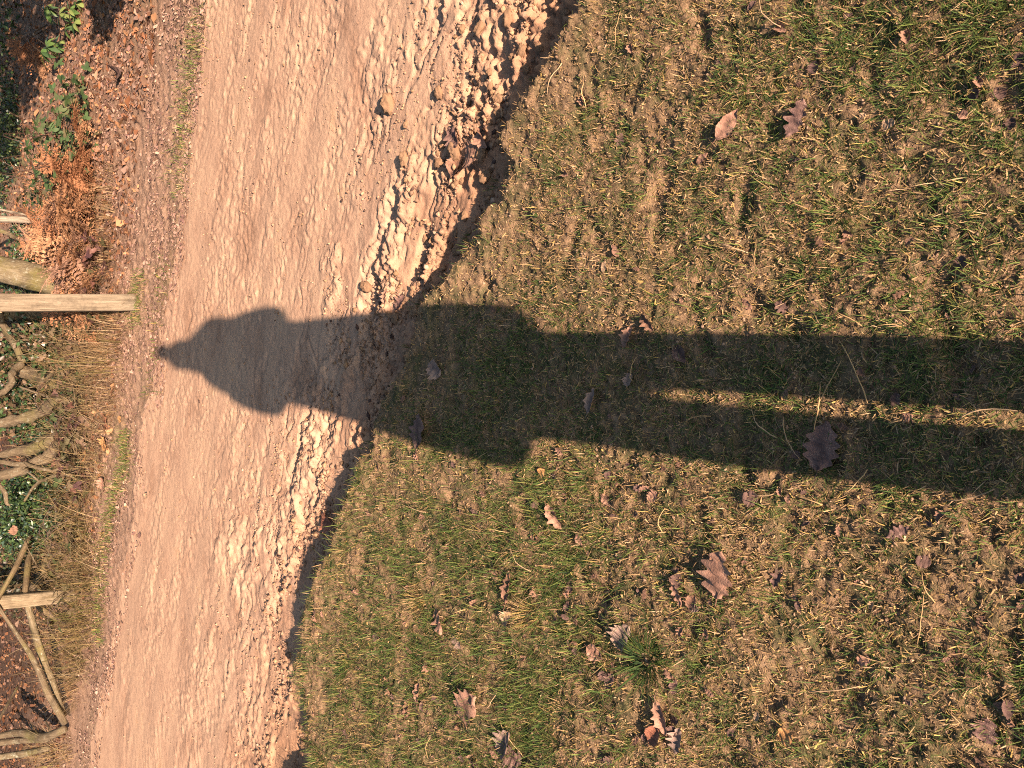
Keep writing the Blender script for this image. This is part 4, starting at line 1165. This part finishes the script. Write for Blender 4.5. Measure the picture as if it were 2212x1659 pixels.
bram = [(190, 285, 130, 'green', .22, 'green bramble patch beside the leaf covered path'), (198, 345, 140, 'green', .30, 'dark green bramble among bracken'), (170, 405, 110, 'green', .28, 'olive green bramble by the bleached stick'), (222, 580, 50, 'purple', .14, 'purple brown bramble under the orange bracken'),
        (222, 625, 44, 'purple', .12, 'red tinged bramble at the lichened trunk foot'), (165, 775, 60, 'olive', .16, 'olive bramble above the thick dead log'), (190, 720, 36, 'olive', .14, 'brownish bramble in the shade of the sound post'),
        (185, 850, 40, 'purple', .12, 'wine coloured bramble between the two logs'), (185, 910, 60, 'olive', .15, 'thick olive bramble around the spotted log'), (178, 980, 46, 'purple', .12, 'dark purple bramble below the twisted log'),
        (175, 1040, 50, 'purple', .14, 'purple bramble near the crooked stick'), (175, 1100, 40, 'olive', .13, 'olive bramble in front of the big dark evergreen'), (160, 1200, 34, 'olive', .13, 'sparse bramble by the slanting log'), (170, 1260, 30, 'olive', .12, 'pale leaved bramble near the broken post')]
for px, py, n, kd, h, lab in bram:
    c = hit(px, py)
    root = obj('bramble', None, loc=c); tag(root, lab, 'bramble', 'brambles along the fence')
    for j in range(3):
        a = R.uniform(0, 6.28); l = R.uniform(.25, .5); mb = MB()
        tube(mb, smooth_path([(0, 0, 0), (l * .5 * math.cos(a), l * .5 * math.sin(a), h * 1.6), (l * math.cos(a), l * math.sin(a), h * .6)], 5), [.003, .0025, .0015], 5, (.06, .035, .025))
        obj('cane', mb.mesh('cane', True), M['bramble'], root)
    for j in range(n):
        r = .36 * math.sqrt(R.random()); a = R.uniform(0, 6.28)
        obj('leaf', BRM[kd][R.randrange(len(BRM[kd]))], M['bramble'], root, loc=(r * math.cos(a) * 1.1, r * math.sin(a) * .7, R.uniform(.02, h * 1.5) * (1 - r)), rot=(R.uniform(-.6, .9), R.uniform(-.7, .5), R.uniform(0, 6.28)), scale=R.uniform(.034, .06))

# ------------------------------------------------------------------ evergreens
def foliage(mb, c, rad, n, ln, wd, cols, shell=.35):
    d = rng.normal(0, 1, (n, 3)); d /= np.linalg.norm(d, axis=1)[:, None]
    rr = (shell + (1 - shell) * rng.random(n)) * (1 + .28 * noise(d[:, 0] * 2.2 + c[0] * 9, d[:, 1] * 2.2 + d[:, 2] * 2.2, 5))
    P = np.asarray(c) + d * rr[:, None] * np.asarray(rad)
    a = rng.normal(0, 1, (n, 3)) + d * .5; a[:, 2] -= .2
    a /= np.linalg.norm(a, axis=1)[:, None]
    b = np.cross(a, rng.normal(0, 1, (n, 3))); b /= np.linalg.norm(b, axis=1)[:, None]
    nn = np.cross(a, b)
    L = (ln * rng.uniform(.6, 1.2, n))[:, None]; W = (wd * rng.uniform(.6, 1.2, n))[:, None]
    V = np.stack([P - a * L * .5, P + b * W * .5 + nn * W * .18, P + a * L * .5, P - b * W * .5 + nn * W * .18], 1).reshape(-1, 3)
    k = np.arange(n)[:, None] * 4
    T = np.vstack([k + np.array([[0, 2, 1]]), k + np.array([[0, 3, 2]])])
    mb.add(V, T, (), np.repeat(pick(cols, n), 4, 0))
DG = np.array([[.035, .065, .022], [.05, .09, .028], [.025, .05, .025], [.075, .115, .035], [.03, .06, .04]])

def shrub(name, base_px, blobs, n, ln, wd, label, cat, cols=DG, group=None):
    c0 = hit(*base_px) if base_px is not None else None
    bl = []
    for px, py, Y, rx, rz in blobs:
        bl.append((at(px, py, Y), (rx, rx * .9, rz)))
    if c0 is None: c0 = np.array([bl[0][0][0], bl[0][0][1], Hp(bl[0][0][0], bl[0][0][1])])
    root = obj(name, None, loc=c0); tag(root, label, cat, group)
    mb = MB()
    tot = sum(b[1][0] * b[1][2] for b in bl)
    for c, r in bl: foliage(mb, c - c0, r, int(n * r[0] * r[2] / tot), ln, wd, cols)
    tag(obj('foliage', mb.mesh('foliage'), M['green'], root), kind='stuff')
    for c, r in bl:
        m2 = MB(); q = c - c0
        tube(m2, smooth_path([(q[0] * .6, q[1] * .6, -.04), q * np.array([.8, .8, .45]), q + np.array([0, 0, r[2] * .5])], 4), [.014, .010, .004], 6, (.14, .10, .06))
        obj('stem', m2.mesh('stem', True), M['bramble'], root)
    return root

shrub('holly_bush', (130, 1090), [(60, 1060, 7.0, .26, .20), (75, 1110, 6.95, .30, .22), (115, 1085, 6.8, .24, .14), (20, 1100, 7.1, .28, .25), (40, 1150, 7.1, .24, .2), (110, 1140, 6.9, .16, .1)], 5200, .034, .020, 'big glossy dark evergreen bush filling the gap behind the fence', 'bush')
shrub('holly_bush', (150, 950), [(110, 930, 6.95, .24, .16), (105, 890, 7.0, .16, .12), (125, 1000, 6.9, .2, .14), (80, 930, 7.1, .2, .2)], 2600, .032, .019, 'glossy evergreen bush behind the twisted log', 'bush')
shrub('holly_bush', (130, 800), [(110, 785, 6.95, .18, .14), (85, 700, 7.2, .22, .18), (60, 850, 7.1, .2, .15)], 1900, .03, .018, 'dark evergreen bush between the sound post and the thick log', 'bush')
shrub('holly_bush', (120, 505), [(62, 502, 7.5, .18, .16), (60, 560, 7.5, .22, .16), (40, 600, 7.7, .2, .2)], 2100, .032, .019, 'evergreen bush behind the bracken and birch stem', 'bush')
shrub('holly_bush', (95, 330), [(25, 235, 8.6, .34, .22), (28, 290, 8.5, .28, .22), (30, 345, 8.6, .26, .2), (15, 400, 9.0, .3, .2)], 3000, .036, .021, 'loose evergreen bush at the far end of the leaf covered path', 'bush', np.vstack([DG, [[.12, .15, .05]]]))
shrub('holly_bush', (60, 20), [(40, 130, 8.8, .5, .4), (20, 30, 8.6, .6, .4), (-40, 380, 10.5, .9, .7), (-60, 560, 11., .9, .8), (-60, 800, 11, 1., .8), (-60, 1050, 11, 1., .8), (-60, 1350, 11.5, 1.2, .8), (-60, 1600, 11.5, 1.2, .8)], 9000, .06, .03, 'dark evergreen undergrowth closing off the wood behind everything', 'bush')

shrub('ivy_mound', (165, 720), [(115, 715, 6.7, .2, .12), (60, 735, 7.0, .26, .16), (95, 760, 6.85, .2, .10), (15, 770, 7.2, .25, .2)], 2200, .04, .03, 'low ivy mound under the grey dropping branch', 'ivy', np.vstack([DG[:3], [[.09, .075, .035], [.12, .085, .05], [.15, .10, .06], [.075, .05, .03]]]))
shrub('ivy_mound', (165, 880), [(140, 850, 6.6, .2, .10), (70, 870, 6.95, .24, .14), (20, 880, 7.1, .25, .2), (140, 905, 6.6, .18, .1)], 2200, .04, .03, 'low ivy mound between the thick log and the spotted log', 'ivy', np.vstack([DG[:3], [[.09, .075, .035], [.12, .085, .05], [.15, .10, .06], [.075, .05, .03]]]))
shrub('ivy_mound', (160, 1230), [(120, 1210, 6.95, .16, .08), (35, 1225, 7.5, .26, .18), (20, 1270, 7.6, .26, .2), (90, 1260, 7.3, .15, .08)], 1300, .04, .028, 'brownish ivy mound behind the crossed rails', 'ivy', np.array([[.07, .055, .03], [.10, .07, .04], [.045, .055, .025]]))

# rhododendron hanging into the picture from the side
def lance(seed):
    rs = np.random.default_rng(seed); t = np.linspace(0, 1, 7); w = .15 * np.sin(math.pi * t ** .9) ** .8; V = []
    for i in range(7):
        for o in (-1, 0, 1): V.append((t[i], o * w[i], .25 * abs(o) * w[i] - .28 * t[i] ** 2))
    mb = MB(); mb.add(V, (), [(i * 3 + j, i * 3 + j + 1, i * 3 + j + 4, i * 3 + j + 3) for i in range(6) for j in range(2)], np.array([(.06, .115, .03), (.09, .15, .04), (.045, .085, .03), (.16, .20, .06)][seed % 4]))
    return mb.mesh('lance_leaf', True)
lances = [lance(i) for i in range(4)]
rt = hit(190, -40)
rho = obj('rhododendron', None, loc=rt); tag(rho, 'rhododendron sprays with long green leaves drooping over the leaf covered path', 'shrub')
for px, py, Y, n in ((100, 98, 6.75, 11), (128, 30, 6.6, 9), (150, 20, 6.5, 10), (160, 48, 6.45, 8), (140, 62, 6.6, 7), (88, 112, 6.85, 8), (120, 95, 6.9, 6), (95, 20, 6.9, 9), (165, 5, 6.4, 8)):
    c = at(px, py, Y) - rt
    mb = MB(); tube(mb, smooth_path([c + np.array([.35, .55, -.12]), c + np.array([.15, .25, .03]), c], 4), [.005, .004, .003], 5, (.04, .03, .02))
    st = obj('stem', mb.mesh('stem', True), M['bramble'], rho)
    for j in range(n):
        obj('leaf', lances[R.randrange(4)], M['green'], rho, loc=c, rot=(R.uniform(-.4, .4), R.uniform(-.2, .9), 6.28 * j / n + R.uniform(-.3, .3)), scale=R.uniform(.075, .125))
# the evergreen tree beside the track whose shade falls across the wood's edge
tree = obj('evergreen_tree', None, loc=(3.55, 5.4, Hp(3.55, 5.4))); tag(tree, 'broad evergreen tree at the track side shading the wood edge', 'tree')
mb = MB(); tube(mb, smooth_path([(0, 0, -.1), (.05, 0, 1.0), (-.05, .1, 2.2), (.0, .1, 3.4)], 6), [.14, .11, .09, .04], 10, (1, 1, 1), .15)
obj('trunk', mb.mesh('trunk', True), M['bark'], tree)
mb = MB()
for c, r, n in (((-.85, .1, .95), (.55, .5, .42), 1500), ((-1.35, .1, 1.45), (.55, .5, .45), 1500), ((-.3, 0, 1.6), (.9, .8, .7), 2600), ((.5, .1, 1.1), (.8, .7, .7), 1800), ((-1.2, .1, 2.0), (.7, .6, .5), 1500), ((-.2, .1, 2.6), (1., .9, .8), 2400), ((-1.08, -.55, .36), (.36, .25, .11), 1100)):
    foliage(mb, c, r, n, .11, .045, DG, .1)
tag(obj('crown', mb.mesh('crown'), M['green'], tree), kind='stuff')
for q in ((-.85, .1, .95), (-1.35, .1, 1.45), (.5, .1, 1.1), (-1.2, .1, 2.0), (-1.08, -.55, .36)):
    mb = MB(); tube(mb, smooth_path([(0, .05, q[2] * .6 + .15), (q[0] * .5, q[1] * .6, q[2] * .8 + .1), q], 4), [.04, .028, .012], 7, (1, 1, 1), .1)
    obj('limb', mb.mesh('limb', True), M['bark'], tree)

for i, (x, y, h, r, lab) in enumerate(((-4.6, 11.0, 4.2, 2.0, 'unseen evergreen added to block the sky behind the rusty leaf bank'), (-1.9, 12.2, 5.0, 2.3, 'unseen evergreen added to block the sky behind the broken post'), (.9, 11.2, 4.4, 2.0, 'unseen evergreen added to block the sky behind the birch stem'),  # unseen trees added to keep skylight off the undergrowth
                                       (3.4, 10.6, 4.0, 2.1, 'unseen evergreen added to block the sky at the end of the leaf covered path'), (6.2, 9.4, 4.4, 2.2, 'unseen evergreen added to block the sky beyond the track side tree'), (-7.2, 9.5, 4.4, 2.2, 'unseen evergreen added to block the sky past the bent roots'))):
    t = obj('evergreen_tree', None, loc=(x, y, Hp(x, y) if abs(x) < 7 else -.1)); tag(t, lab, 'tree', 'unseen trees added to block the sky')
    mb = MB(); tube(mb, smooth_path([(0, 0, -.1), (.08, .05, h * .35), (-.06, .1, h * .7), (0, 0, h * 1.2)], 6), [.16, .13, .10, .04], 10, (1, 1, 1), .15)
    obj('trunk', mb.mesh('trunk', True), M['bark'], t)
    mb = MB()
    for k in range(7):
        a = 6.28 * k / 7 + i
        foliage(mb, (r * .5 * math.cos(a), r * .5 * math.sin(a), h * (.42 + .11 * k)), (r * .75, r * .75, h * .22), 1100, .20, .10, DG, .2)
    tag(obj('crown', mb.mesh('crown'), M['green'], t), kind='stuff')

# a few leaves one can tell apart on the verge
far_leaves = [(265, 160, 40, 25, 'jag', 'dark', 'dark mottled curled leaf lying alone on the leaf covered path', 1.5, 1.3), (235, 905, 20, 40, 'oak', 'red', 'bright orange red leaf beside the straw tuft', .8, 1.3), (232, 958, 30, 70, 'oak', 'orange', 'broad orange leaf lying by the green grass strip', .6, 1.6),
              (228, 1045, 34, 80, 'jag', 'pink', 'pale pink lobed leaf on the verge below purple brambles', .6, 1.5), (30, 1145, 20, 60, 'jag', 'brown', 'brown leaf caught in the big dark evergreen', .4, 1.6), (265, 905, 18, 70, 'broad', 'orange', 'small orange leaf at the end of the green grass strip', .6, 1.),
              (322, 1070, 14, 80, 'round', 'tan', 'tiny cream leaf with a stalk lying on the bare track', .4, .9)]
for i, (x, y, l, a, k, c, lab, curl, wd) in enumerate(far_leaves):
    if x == 30:
        o = obj('oak_leaf', leaf_mesh(k, .07, BROWN[c], 700 + i, curl, wd), M['leaf'], loc=at(x, y, 6.72), rot=(.9, 0, .5)); tag(o, lab, 'leaf')
    else:
        lay(x, y, l, a, 'fallen_leaf', k, c, lab, 700 + i, curl, wd, lift=.012, tilt=(.25, -.15))
